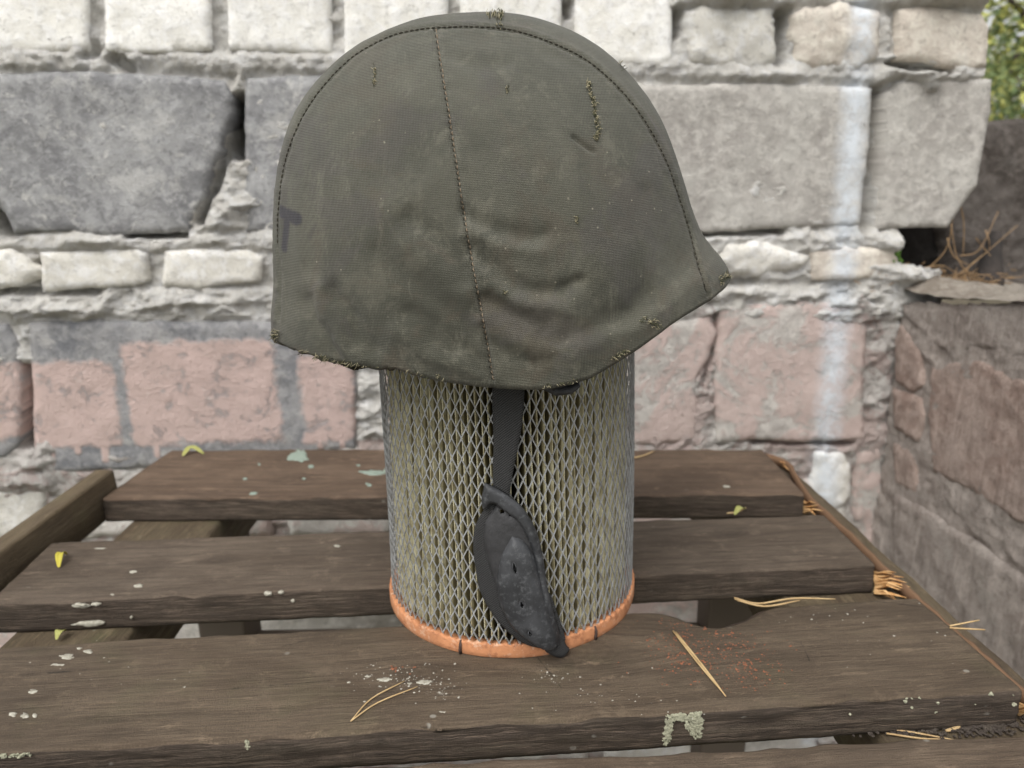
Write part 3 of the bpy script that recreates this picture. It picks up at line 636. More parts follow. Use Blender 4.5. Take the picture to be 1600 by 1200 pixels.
_x = np.linspace(ncx - .045, ncx + .036, 40); _L = np.linalg.norm(np.array(P3[1][:2]) - np.array(P3[0][:2]))
_p = []
for x in _x:
    q = np.array(P3[0][:2]) + (np.array(P3[1][:2]) - np.array(P3[0][:2])) * x / _L; _p.append(Vector((q[0], q[1] - notch3(x) - .0012, -.0026 + .0006 * math.sin(x * 300))))
mb = MB(); mb.tube(_p, [.0006 + .0019 * math.sin(math.pi * i / 39) for i in range(40)], 7, .8)
mb.build('knot_lip', wood('wood_knot_lip', (.035, .022, .015), (.06, .040, .027), (.02, .015, .011), 31., (), True, 0, .2), pl3)
def bar(name, A, B, w, th, z, mats, seed=0., n=60, zB=None, taper=1.):
    """rail running from A to B (table xy, left edge), width w to the right, top at z"""
    A = np.array(A[:2]); B = np.array(B[:2]); d = (B - A); L = np.linalg.norm(d); d = d / L; r = np.array([d[1], -d[0]])
    V = []; UVs = []; prof = [(0, 0), (.02, 1), (.3, 1), (.6, 1), (.98, 1), (1, 0)]
    ring = [(0, -.06), (.03, 0), (.25, 0), (.5, 0), (.75, 0), (.97, 0), (1, -.06), (1, -.5), (1, -1), (.5, -1), (0, -1), (0, -.5)]
    m = len(ring)
    for i in range(n):
        s = i / (n - 1) * L; zz = z if zB is None else z + (zB - z) * i / (n - 1)
        for (a, b) in ring:
            nn = .0015 * float(fbm(np.array([s * 30]), a * 3 + seed, b * 3, 4)[0])
            p = A + d * s + r * (a * w + nn); V.append((p[0], p[1], zz + b * th + nn * .6)); UVs.append((s, a * w + b * th))
    Fc = [(i * m + k, (i + 1) * m + k, (i + 1) * m + (k + 1) % m, i * m + (k + 1) % m) for i in range(n - 1) for k in range(m)]
    Fc.append(tuple(range(m))); Fc.append(tuple((n - 1) * m + k for k in range(m))[::-1])
    return mesh(name, V, Fc, mats, table, True, None, UVs)
wr = wood('wood_rail', (.10, .072, .045), (.135, .105, .065), (.07, .05, .035), 8., (), False, .35, .3)
wl = wood('wood_beam', (.115, .083, .048), (.15, .115, .07), (.07, .05, .035), 11., (), False, .25, .3)
# left rail under the planks, right rail, outer beam
def ext(p, q, f): return tuple(p[i] + (q[i] - p[i]) * f for i in range(3))
lr1, lr2 = T2(338, 820, -.0235), T2(196, 1000, -.0235)
a_, b_ = ext(lr1, lr2, -.9), ext(lr1, lr2, 2.4)
bar('rail', (a_[0] - .085, a_[1], 0), (b_[0] - .085, b_[1], 0), -.085 if False else .085, .04, -.0236, wr, 2.) if False else None
def rail_between(xr_top, y_top, xr_bot, y_bot, w, seed):
    return bar('rail', (xr_bot - w, y_bot), (xr_top - w, y_top), w, .045, -.0238, wr, seed, 120)
rail_between(-.272, .285, -.268, -.27, .085, 2.)
rr0 = tab(1168, 940, -.0238); rr1 = tab(1335, 1158, -.0238)
railR = rail_between(tab(1262, 765, -.0238).x + .004, .285, tab(1600, 1085, -.0238).x + .022, -.27, .112, 4.)
# left outer beam standing a little proud of the plank ends
bL0 = tab(150, 737, .015); bL1 = tab(-40, 862, .015)
beam = bar('beam', (-.405, -.10), (-.3985, .196), .018, .04, .016, wl, 6., 80)
# fresh split wood along the right rail
M_fresh = NT('fresh_split_wood'); g1 = M_fresh.noise(M_fresh.mapv(M_fresh.ob, (1, .1, 1)), 300, 4, .6)
M_fresh = M_fresh.done(M_fresh.mix(M_fresh.ramp(g1, .35, .65), (.46, .235, .085), (.66, .42, .20)), .7, g1, .001, 1.)
def splinters(name, px0, px1, py0, py1, n, seed):
    random.seed(seed); mb = MB()
    for i in range(n):
        t = (i + .5) / n; x = px0[0] + (px1[0] - px0[0]) * t; y = px0[1] + (px1[1] - px0[1]) * t
        a = tab(x, y, -.021); l = random.uniform(.6, 1.) ; x2 = py0[0] + (py1[0] - py0[0]) * t; y2 = py0[1] + (py1[1] - py0[1]) * t; b = tab(x2, y2, -.008)
        b = a + (b - a) * l; b += Vector((random.uniform(-.004, .004), random.uniform(-.002, .002), random.uniform(-.006, .002))); mid = (a + b) / 2 + Vector((0, 0, random.uniform(-.001, .003)))
        mb.tube([a, mid, b], [random.uniform(.0012, .0026), random.uniform(.001, .0022), .0003], 4, .6)
    return mb.build(name, M_fresh, table, False)
splinters('splintered_wood', (1368, 890), (1368, 928), (1402, 893), (1432, 935), 15, 3)
splinters('splintered_wood', (1258, 778), (1256, 803), (1264, 776), (1292, 802), 6, 4)
splinters('splintered_wood', (1592, 1080), (1592, 1118), (1606, 1082), (1640, 1120), 6, 5)
splinters('splintered_wood', (1203, 712), (1215, 722), (1222, 712), (1232, 730), 4, 6)
# outer dark lip of the right rail
lip = MB()
pts = [tab(x, y, -.010) for x, y in ((1196, 706), (1232, 722), (1262, 768), (1330, 832), (1400, 900), (1440, 935), (1520, 1005), (1606, 1080), (1720, 1180))]
pts = [Vector(c) for c in catmull(pts, 6)]
lip.tube([p + Vector((.0006 * random.uniform(-1, 1), 0, .0008 * random.uniform(-1, 1) - .006)) for p in pts], .0026, 6, 2.2)
lip.build('bark_edge', wood('wood_lip', (.10, .06, .035), (.16, .09, .05), (.05, .035, .025), 21., (), True, 0, .3), table)
# legs and lower cross bar
wd = wood('wood_leg', (.08, .062, .05), (.11, .088, .07), (.05, .04, .03), 17., (), False, .1, .2)
for (x, y) in ((-.30, .22), (.22, .22), (-.30, -.22), (.22, -.22)):
    mb = MB(); h = .59
    mb.box((x, y, -.069 - h / 2 + .0), (.024, .024, h / 2)); o = mb.build('leg', wd, table, False)
    bv = o.modifiers.new('bevel', 'BEVEL'); bv.width = .003; bv.segments = 2
mb = MB(); mb.box((-.04, .22, -.22), (.235, .011, .035)); o = mb.build('stretcher', wd, table, False)
mb = MB(); mb.box((-.04, -.10, -.30), (.5 * .47, .04, .010)); 

# paint and lichen marks: thin raised flakes on the planks
M_flake = plain('white_flake', (.46, .44, .37), (.27, .25, .20), 350, .9, .0006)
M_flakeg = plain('green_grey_flake', (.20, .25, .21), (.26, .31, .26), 200, .8, .0004)
def flakes(par, items, m, z=0., sc=1.):
    for i, (x, y, rx, ry) in enumerate(items):
        rx, ry = rx * .8, ry * .8; c = tab(x, y, z); ax_ = tab(x + rx, y, z) - c; ay = tab(x, y - ry, z) - c
        n = 30; O = []
        for k in range(n):
            t = 2 * math.pi * k / n; q = 1 + .9 * float(fbm(np.array([math.cos(t) * 2.4 + i * 5.]), math.sin(t) * 2.4, x * .1, 4, .8)[0])
            O.append((c.x + (ax_.x * math.cos(t) + ay.x * math.sin(t)) * q, c.y + (ax_.y * math.cos(t) + ay.y * math.sin(t)) * q))
        st_ = max(.0009, abs(ax_.x) / 6)
        slab('paint_flake', np.array(O), st_, lambda P, d: z + .0001 + .0003 * (1 - np.exp(-d / .0008)) * (1 + .7 * fbm(P[:, 0] * 500, P[:, 1] * 500, 1., 2)), z - .0008, m, par)
flakes(pl3, [(104, 1026, 14, 5), (92, 1040, 16, 4), (138, 1018, 8, 4), (124, 1013, 5, 2), (52, 1081, 9, 5), (20, 1116, 8, 4), (38, 1118, 7, 5), (54, 1118, 5, 4), (600, 1062, 12, 4), (664, 1066, 16, 5), (690, 1084, 10, 3), (575, 1057, 5, 2), (640, 1068, 7, 3), (570, 1096, 3, 2), (545, 1066, 4, 2), (690, 1113, 14, 2.5)], M_flake)
flakes(pl2, [(208, 893, 10, 4), (216, 915, 10, 3), (527, 853, 6, 2.5), (158, 857, 12, 1.5), (46, 918, 8, 1.5), (150, 943, 9, 3), (125, 944, 12, 2.5), (176, 929, 6, 2)], M_flake)
flakes(pl1, [(466, 713, 20, 12), (585, 738, 24, 5), (610, 735, 14, 7), (575, 757, 7, 5), (396, 771, 8, 3), (405, 726, 5, 2.5), (475, 748, 4, 2.5), (383, 748, 4, 2), (560, 727, 4, 2), (486, 729, 6, 3)], M_flakeg)
flakes(pl1, [(1135, 760, 7, 2)], M_flake)
# lichen crust on the front faces
def frontflakes(par, P, items, m):
    FLp = Vector((P[3][0], P[3][1], 0)); FRp = Vector((P[2][0], P[2][1], 0)); dx = (FRp - FLp).normalized(); nrm = Vector((dx.y, -dx.x, 0))
    Mf = Matrix(((dx.x, 0, nrm.x, FLp.x), (dx.y, 0, nrm.y, FLp.y), (0, 1, 0, 0), (0, 0, 0, 1))); Mi = Mf.inverted()
    ow = MT @ FLp; nw = MT.to_3x3() @ nrm
    for i, (x, y, rx, ry) in enumerate(items):
        f = lambda a, b: Mi @ (MTi @ hit(a, b, ow, nw))
        c = f(x, y); r1 = abs(f(x + rx, y).x - c.x); r2 = abs(f(x, y + ry).y - c.y)
        O = []
        for k in range(20):
            t = 2 * math.pi * k / 20; q = 1 + .5 * float(fbm(np.array([math.cos(t) * 1.7 + i * 5.]), math.sin(t) * 1.7, x * .1, 3)[0]); O.append((c.x + r1 * math.cos(t) * q, c.y + r2 * math.sin(t) * q))
        o = slab('lichen_flake', np.array(O), max(.001, r1 / 6), lambda P_, d: .0012 + .0008 * (1 - np.exp(-d / .001)) * (1 + .8 * fbm(P_[:, 0] * 500, P_[:, 1] * 500, 1., 2)), -.001, m, par)
        o.matrix_local = Mf
M_lichen = plain('lichen', (.46, .45, .33), (.28, .28, .20), 500, .95, .001)
def frontgrain(par, P, spots, m, r=(.0003, .0011)):
    FLp = Vector((P[3][0], P[3][1], 0)); FRp = Vector((P[2][0], P[2][1], 0)); dx = (FRp - FLp).normalized(); nrm = Vector((dx.y, -dx.x, 0)); ow = MT @ FLp; nw = MT.to_3x3() @ nrm; mb = MB()
    for (x0, y0, x1, y1, sx, sy, n) in spots:
        for i in range(n):
            t = random.random(); q = MTi @ hit(x0 + (x1 - x0) * t + random.uniform(-sx, sx), y0 + (y1 - y0) * t + random.uniform(-sy, sy), ow, nw); rr_ = random.uniform(*r)
            if q.z > -.0004: continue
            mb.blob(q + nrm * .0006, (rr_ * 1.3, .0009, rr_), n=6, jag=.9)
    o = mb.build('lichen_crust', m, par, False, 'stuff'); return o
frontgrain(pl3, P3, [(1042, 1122, 1096, 1117, 4, 5, 130), (1045, 1124, 1042, 1158, 5, 5, 70), (1090, 1120, 1086, 1150, 8, 4, 90), (1076, 1128, 1080, 1140, 4, 4, 20), (0, 1176, 46, 1177, 4, 4, 60), (386, 1154, 387, 1168, 1, 2, 14), (1250, 1105, 1590, 1095, 10, 16, 14)], M_lichen)
frontflakes(pl2, P2, [(140, 974, 22, 4), (420, 927, 7, 3), (440, 925, 5, 2), (458, 938, 3, 2), (206, 964, 2, 2), (128, 946, 14, 3)], M_flake)

# ================================================================== FILTER
filt = empty('air_filter', MT, 'cylindrical air filter of yellow pleated paper in grey diamond mesh with orange end ring', 'filter')
FH = .222
taper = lambda z: 1 - .030 * min(1, z / .19)
Rm = .0845; NP_ = 89; q_ = .0123
ang0 = -math.pi / 2
V = []; Fc = []
rows = int(FH / q_) * 2; sub = 5; npt = rows * sub + 1
wv_ = .00040; tv_ = .00025
for k in range(NP_):
    for sg in (1, -1):
        base = len(V)
        for i in range(npt):
            z = .004 + i * (q_ / 2) / sub; ph = (i / sub) % 2; tr = ph if ph <= 1 else 2 - ph
            sm_ = tr * tr * (3 - 2 * tr) * .22 + tr * .78
            skew = .5 * math.sin(z * 9 + .5 + 1.2 * math.sin(k * .0706)) 
            a = ang0 + (k + sg * sm_ * .485 + skew ) * 2 * math.pi / NP_
            r = (Rm + .0002 * sg * math.cos(math.pi * tr)) * taper(z) + .0006 * math.sin(3 * a + z * 20)
            c, s_ = math.cos(a), math.sin(a)
            # ribbon cross-section: width along tangent, depth radial
            for (u, w) in ((-wv_, -tv_), (wv_, -tv_), (wv_, tv_), (-wv_, tv_)):
                V.append(((r + w) * c - u * s_, (r + w) * s_ + u * c, z))
        for i in range(npt - 1):
            for j in range(4):
                Fc.append((base + i * 4 + j, base + i * 4 + (j + 1) % 4, base + (i + 1) * 4 + (j + 1) % 4, base + (i + 1) * 4 + j))
nm = NT('grey_metal'); nz = nm.noise(nm.ob, 120, 5, .6)
M_metal = nm.done(nm.mix(nm.ramp(nz, .35, .7), (.34, .35, .355), (.20, .20, .19)), .5, nm.noise(nm.ob, 900, 2), .0003, .5, .5, Metallic=.2)
mesh('wire_mesh', V, Fc, M_metal, filt, False)
# pleated paper
nP = 112; V = []; Fc = []; nz_ = 40; prof = []
for k in range(nP):
    for (f, rr) in ((-.5, .040), (-.12, .0775), (-.065, .0804), (.065, .0804), (.12, .0775)): prof.append((k + f, rr))
m = len(prof)
for i in range(nz_):
    z = .006 + (FH - .012) * i / (nz_ - 1)
    for (f, rr) in prof:
        kk = round(f); wob = .10 * math.sin(z * 38 + kk * 1.9) * math.sin(kk * .73) + .35 * math.sin(z * 13 + kk * .25)
        a = ang0 + (f + wob * (1 if rr > .07 else .3)) * 2 * math.pi / nP; r = rr * taper(z) - (.0012 * (1 + math.sin(kk * 2.3 + z * 31)) if rr > .07 else 0)
        V.append((r * math.cos(a), r * math.sin(a), z))
for i in range(nz_ - 1):
    for k in range(m): Fc.append((i * m + k, i * m + (k + 1) % m, (i + 1) * m + (k + 1) % m, (i + 1) * m + k))
n = NT('filter_paper_shaded'); d = n.noise(n.mapv(n.ob, (1, 1, .15)), 160, 5, .6); col = n.mix(n.ramp(d, .3, .7), (.27, .235, .125), (.19, .16, .085)); col = n.mix(n.math('MULTIPLY', n.ramp(n.noise(n.ob, 24, 6, .7), .50, .62), .5), col, (.13, .11, .075))
M_paper = n.done(col, .9, d, .0004, .6, .15)  # grimy pleat walls, darkened to put the valley shade into the colour
n = NT('filter_paper_lit'); M_paper_lit = n.done(n.mix(n.ramp(n.noise(n.ob, 90, 6, .7), .4, .62), (.66, .62, .42), (.42, .37, .22)), .7, spec=.3)  # pale copy of the paper for pleat tips, their brightness painted in
mesh('pleated_paper', V, Fc, [M_paper, M_paper_lit], filt, False, None, None, [1 if (q % m) % 5 in (1, 2, 3) else 0 for q in range(len(Fc))])
# orange end ring, top edge nibbled by the mesh
nr = 89 * 8; V = []; Fc = []
for i in range(nr):
    a = ang0 + 2 * math.pi * i / nr; tri = abs(((i / 8 + .5) % 1) - .5) * 2; ns = float(vnoise(np.array([i * .31]), 2.)[0])
    ht = .0088 + .0012 * tri + .0006 * ns; ro = .0862 + .0003 * float(vnoise(np.array([i * .05]), 7.)[0])
    for (r, z) in ((.074, .0015), (.074, .0), (ro - .0005, .0), (ro - .0001, .0004), (ro, .003), (ro, ht - .0012), (ro - .0003, ht - .0003), (ro - .0010, ht), (.0795, ht - .001), (.078, .002)):
        V.append((r * math.cos(a), r * math.sin(a), z))
for i in range(nr):
    for k in range(9): j = (i + 1) % nr; Fc.append((i * 10 + k, i * 10 + k + 1, j * 10 + k + 1, j * 10 + k)[::-1])
n = NT('orange_rubber'); c = n.noise(n.ob, 45, 5, .7); col = n.mix(n.ramp(c, .35, .65), (.55, .245, .115), (.43, .19, .09)); col = n.mix(n.math('MULTIPLY', n.ramp(n.noise(n.ob, 70, 8, .8), .50, .60), .7), col, (.27, .105, .05)); col = n.mix(n.math('MULTIPLY', n.ramp(n.noise(n.ob, 130, 7, .8), .54, .62), .55), col, (.60, .42, .30))
M_or = n.done(col, .8, n.noise(n.ob, 500, 4, .7), .0006, .8, .35)
mesh('end_ring', V, Fc, M_or, filt, True)
M_soot = plain('grime', (.05, .035, .03), (.08, .05, .04), 300, .9, .0004)
for (x, y) in ((722, 1006), (925, 985), (690, 1000), (-1, -1)):
    if x < 0 or x == 690: continue
    p = tab(x, y, .005); a = math.atan2(p.y, p.x); M = Matrix.Rotation(a, 4, 'Z'); mb = MB()
    mb.tube([(.0862, 0, .0002), (.0866, 0, .003), (.0865, .0003, .006), (.0855, .0002, .0092)], [.0011, .0012, .0011, .0007], 6); mb.v = [tuple(M @ Vector(v)) for v in mb.v]; mb.build('ring_joint', M_soot, filt)
# top cap under the helmet
V = []; Fc = []
for i in range(64):
    a = 2 * math.pi * i / 64
    for (r, z) in ((.058, FH - .006), (.083, FH - .006), (.083, FH), (.058, FH)): V.append((r * math.cos(a), r * math.sin(a), z))
for i in range(64):
    for k in range(4): j = (i + 1) % 64; Fc.append((i * 4 + k, j * 4 + k, j * 4 + (k + 1) % 4, i * 4 + (k + 1) % 4))
mesh('top_ring', V, Fc, M_or, filt, False)

# ================================================================== HELMET
HC = np.array([-.009, .489, .181]); HW = .118; HN = 2.25; HT0 = R(15.5); HT1 = R(179.5)
RT = [0.1484, 0.1484, 0.1455, 0.1419, 0.1406, 0.14, 0.1412, 0.1427, 0.145, 0.148, 0.1513, 0.155, 0.1593, 0.1631, 0.1674, 0.1706, 0.174, 0.1769, 0.1799, 0.1824, 0.1848, 0.1865, 0.188, 0.1892, 0.19, 0.1909, 0.191, 0.1913, 0.1916, 0.192, 0.1922, 0.1918, 0.1917, 0.1906, 0.1899, 0.1886, 0.1871, 0.1856, 0.1836, 0.1807, 0.1777, 0.1731, 0.1688, 0.1646, 0.1602, 0.1567, 0.153, 0.1495, 0.1466, 0.144, 0.142, 0.1403, 0.1391, 0.1388, 0.14, 0.14, 0.14]
ts_ = np.linspace(0, 1, 57)
RTs = np.convolve(np.pad(RT, 1, 'edge'), [.25, .5, .25], 'valid')
def hsurf(t, b, inset=0.):
    cb = np.abs(np.cos(b)) ** (2 / HN); sb = np.sign(np.sin(b)) * np.abs(np.sin(b)) ** (2 / HN)
    Rr = np.interp(t, ts_, RTs) - inset; th0 = HT0 * cb ** .8; th = th0 + t * (HT1 - th0)
    x = HC[0] + Rr * cb * np.cos(th); y = HC[1] + (HW - inset) * sb; z = HC[2] + Rr * cb * np.sin(th)
    rimh = z - HC[2]
    lx = [-.149, -.142, -.135, -.125, -.113, -.098, -.078, -.058, -.035, -.009, .018, .04, .062, .083, .10, .116, .127, .14]
    lz = [0, .0100, .0105, .0100, .0095, .0085, .0095, .0077, .0037, .0012, -.0018, -.0008, .0055, .0115, .0135, .0140, .0120, .0]
    z = z + np.interp(x, lx, lz) * np.clip(np.abs(sb) * 3, 0, 1) * np.exp(-np.clip(rimh - .02, 0, 1) / .035)
    return np.stack([x, y, z], -1)
helmet = empty('military_helmet', Matrix.Translation((HC[0], HC[1], HC[2])), 'steel helmet in a worn olive-grey canvas cover, standing on the mesh filter', 'helmet')
nt, nb = 430, 440
tg = np.linspace(0, 1, nt); bg_ = np.linspace(-math.pi / 2, math.pi / 2, nb); bg_ = bg_ - .0
TT, BB = np.meshgrid(tg, bg_, indexing='ij'); Pm = hsurf(TT, BB); PXh = proj(Pm)
du = np.gradient(Pm, axis=0); dv = np.gradient(Pm, axis=1); Nn = np.cross(du, dv); ln = np.linalg.norm(Nn, axis=-1, keepdims=True); Nn = Nn / np.where(ln < 1e-9, 1, ln)
ctr = Pm - (HC + np.array([0, 0, .06])); sg = np.sign((Nn * ctr).sum(-1, keepdims=True)); Nn = Nn * np.where(sg == 0, 1, sg)
near = np.clip((HC[1] + .01 - Pm[..., 1]) / .02, 0, 1)
D = np.zeros(TT.shape); WARP = 14 * np.stack([fbm(PXh[..., 0] / 45, PXh[..., 1] / 45, 1., 3), fbm(PXh[..., 0] / 45, PXh[..., 1] / 45, 9., 3)], -1)
def fold(pts, w, a, ends=True):
    global D
    soft = w > 5
    if soft: w = w * 1.45; a = a * 1.0
    c = catmull(pts, 4); m = (near > 0) & (PXh[..., 0] > c[:, 0].min() - 4 * w) & (PXh[..., 0] < c[:, 0].max() + 4 * w) & (PXh[..., 1] > c[:, 1].min() - 4 * w) & (PXh[..., 1] < c[:, 1].max() + 4 * w)
    Q_ = PXh[m] + (WARP[m] if soft else 0); d = polyd(Q_, c); D[m] += near[m] * a * .001 * np.exp(-(d / w) ** 2)
SEAM_V = [(680, 45), (690, 110), (700, 170), (712, 250), (727, 350), (745, 450), (760, 530), (771, 598)]
SEAM_A = [(436, 500), (438, 440), (434, 380), (435, 330), (443, 265), (458, 215), (483, 165), (520, 118), (560, 83), (610, 57), (650, 47), (690, 43), (745, 42), (800, 47), (850, 62), (900, 84), (940, 112), (980, 152), (1012, 196), (1040, 250), (1058, 300), (1074, 350), (1087, 400), (1098, 440), (1106, 462)]
for f in [([(728, 330), (765, 352), (810, 364), (852, 360)], 10, -2.6), ([(735, 362), (790, 386), (850, 392)], 9, 1.6), ([(745, 392), (790, 432), (830, 456), (875, 457), (905, 446)], 10, -3.0), ([(750, 430), (800, 468), (850, 480), (890, 476)], 10, 2.0), ([(755, 462), (800, 498), (850, 520)], 10, -2.8), ([(762, 500), (810, 532), (860, 543)], 10, 1.8),
          ([(766, 540), (800, 560), (840, 570)], 8, -1.6), ([(640, 345), (695, 385), (725, 425)], 12, -2.2), ([(640, 385), (695, 430), (735, 455)], 12, 2.0), ([(590, 400), (670, 460), (742, 520)], 12, -1.6), ([(500, 455), (530, 505), (560, 560)], 12, 2.6), ([(482, 470), (505, 520), (520, 556)], 9, -2.4), ([(524, 450), (552, 505), (575, 545)], 10, -2.6),
          ([(640, 490), (700, 530), (760, 568)], 12, -2.2), ([(620, 525), (690, 560), (750, 585)], 12, 2.4), ([(700, 250), (660, 300), (600, 330)], 16, .9), ([(960, 505), (990, 482), (1015, 465)], 9, -1.8), ([(890, 560), (960, 525), (1030, 482), (1090, 440)], 12, 2.0), ([(880, 530), (950, 498), (1010, 455)], 12, -1.5),
          ([(896, 214), (912, 226), (928, 236)], 3.5, -2.2), ([(700, 80), (745, 98), (795, 92)], 9, -1.2), ([(860, 70), (900, 100)], 9, -.8), ([(560, 150), (640, 240)], 26, -.9), ([(820, 200), (900, 290), (940, 400)], 34, 1.2), ([(450, 300), (470, 400)], 12, 1.2), ([(1010, 300), (1040, 380), (1060, 430)], 12, -1.2)]:
    fold(*f)
fold(SEAM_V, 3.0, -1.2); fold([(x - 9, y) for x, y in SEAM_V], 5, .5); fold([(x + 9, y) for x, y in SEAM_V], 5, .6)
fold(SEAM_A, 2.4, -1.5)
cA = catmull(SEAM_A, 5); cin = np.array([760., 380.]); vi_ = cA - cin; vi_ = vi_ / np.linalg.norm(vi_, axis=1)[:, None]
fold([tuple(q) for q in (cA + vi_ * 6)[::5]], 4, .7); fold([tuple(q) for q in (cA - vi_ * 7)[::5]], 5, .5)
# little puckers along both seams
dA = polyd(PXh.reshape(-1, 2), cA).reshape(D.shape); D += near * .00045 * np.exp(-(dA / 9) ** 2) * vnoise(PXh[..., 0] * .12, PXh[..., 1] * .12)
dV = polyd(PXh.reshape(-1, 2), catmull(SEAM_V, 5)).reshape(D.shape); D += near * .0006 * np.exp(-(dV / 14) ** 2) * vnoise(PXh[..., 0] * .05, PXh[..., 1] * .10)
D += .0011 * fbm(Pm[..., 0] * 22, Pm[..., 2] * 22, Pm[..., 1] * 22, 4, .5)
Pd = Pm + Nn * D[..., None]
# hem: rolls under and inwards; ragged on the lower left
def rimrows(row, k):
    p = Pd[row].copy(); cen = np.array([HC[0], HC[1]]); v = cen - p[:, :2]; l = np.linalg.norm(v, axis=1, keepdims=True); v = v / np.where(l < 1e-6, 1, l)
    inn = [(.0012, -.0024), (.0045, -.0034), (.008, -.001), (.010, .006)][k]
    p[:, :2] += v * inn[0]; p[:, 2] += inn[1]
    if row != 0:
        rag = np.clip((HC[0] - .03 - p[:, 0]) / .02, 0, 1) * .0035 * (fbm(p[:, 0] * 160, p[:, 1] * 160, 3., 4, .7)); p[:, 2] += rag
    return p
grid = [rimrows(0, 3), rimrows(0, 2), rimrows(0, 1), rimrows(0, 0)] + [Pd[i] for i in range(nt)] + [rimrows(nt - 1, k) for k in range(4)]
G = np.array(grid); ni = G.shape[0]
lin = np.arange(ni * nb).reshape(ni, nb)
Fh = np.stack([lin[:-1, :-1], lin[1:, :-1], lin[1:, 1:], lin[:-1, 1:]], -1).reshape(-1, 4)
GV = G.reshape(-1, 3) - HC
# cloth material
n = NT('olive_canvas'); X, Y, Z = n.sep(n.ob)
uvw = n.mapv(n.ob, (1, .25, 1), rot=(0, R(4), 0))
base = n.mix(n.ramp(n.noise(n.ob, 15, 8, .72, .8), .43, .57), (.041, .041, .029), (.072, .070, .052))
base = n.mix(n.math('MULTIPLY', n.ramp(n.noise(n.ob, 24, 7, .7, .6), .50, .60), .5), base, (.074, .056, .038))
base = n.mix(n.math('MULTIPLY', n.ramp(n.noise(n.ob, 50, 9, .8, .5), .50, .60), .42), base, (.125, .118, .088))
hi = n.ramp(Z, -.02, .17); base = n.mix(n.math('MULTIPLY', hi, .5), base, (.092, .092, .074))   # dusty crown, with light from above painted into the cloth
st = n.noise(n.mapv(n.ob, (1, 1, .35), rot=(0, R(-32), 0)), 75, 8, .78, .3); base = n.mix(n.math('MULTIPLY', n.ramp(st, .54, .64), .4), base, (.16, .152, .118))
pu = n.noise(n.mapv(n.ob, (1, 1, 1), (5, 2, 1)), 20, 6, .7, .5); base = n.mix(n.math('MULTIPLY', n.ramp(pu, .52, .62), .45), base, (.066, .060, .057))
wx = n.wave(uvw, 1080 / 6.2832 / 1.0 * 2.3, .6, 3, 'BANDS', 'X'); wz = n.wave(uvw, 1080 / 6.2832 * 2.2, .6, 3, 'BANDS', 'Z')
weave = n.math('MULTIPLY', wx, wz)
base = n.mix(n.math('MULTIPLY', n.ramp(weave, .25, .9), .34), base, (.165, .158, .112))
base = n.mix(n.math('MULTIPLY', n.ramp(n.noise(n.ob, 900, 2, .6), .5, .7), .3), base, (.04, .04, .03))
spk = n.math('MULTIPLY', n.ramp(n.vor(n.ob, 170), .11, .05), n.ramp(n.noise(n.ob, 22, 3), .5, .62)); base = n.mix(n.math('MULTIPLY', spk, .6), base, (.34, .31, .24))
# dark marker stroke at the back edge
def loc(px_, py_, y=.45):
    q = np.hypot(PXh[..., 0] - px_, PXh[..., 1] - py_) + 1e4 * (Pm[..., 1] > HC[1]); p = Pm[np.unravel_index(q.argmin(), q.shape)]; return (float(p[0] - HC[0]), float(p[2] - HC[2]))
nzk = n.noise(n.ob, 300, 3)
mk = n.segmask(X, Z, loc(441, 330), loc(465, 341), .0034, .0012, nzk, .002); mk = n.math('MAXIMUM', mk, n.segmask(X, Z, loc(450, 335), loc(445, 388), .0024, .0011, nzk, .002))
mk = n.math('MAXIMUM', mk, n.math('MULTIPLY', n.segmask(X, Z, loc(492, 350), loc(484, 372), .0012, .001, nzk, .002), .3))
mk = n.math('MULTIPLY', mk, n.math('LESS_THAN', Y, 0.)); base = n.mix(n.math('MULTIPLY', mk, .85), base, (.022, .020, .030))
hgt = n.math('ADD', n.math('MULTIPLY', weave, 1.), n.math('MULTIPLY', n.noise(n.ob, 420, 3, .6), .8))
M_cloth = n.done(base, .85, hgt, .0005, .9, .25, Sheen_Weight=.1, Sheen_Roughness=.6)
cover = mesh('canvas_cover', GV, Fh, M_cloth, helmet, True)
# steel shell inside
tg2 = np.linspace(0, 1, 60); bg2 = np.linspace(-math.pi / 2 + .001, math.pi / 2 - .001, 60); T_, B_ = np.meshgrid(tg2, bg2, indexing='ij'); Ps = hsurf(T_, B_, .0075); Ps[..., 2] += .003
lin = np.arange(3600).reshape(60, 60); Fs = np.stack([lin[:-1, :-1], lin[1:, :-1], lin[1:, 1:], lin[:-1, 1:]], -1).reshape(-1, 4)
M_steel = plain('painted_steel', (.035, .042, .03), (.05, .055, .04), 60, .5, .0003)
so = mesh('steel_shell', Ps.reshape(-1, 3) - HC, Fs, M_steel, helmet, True)
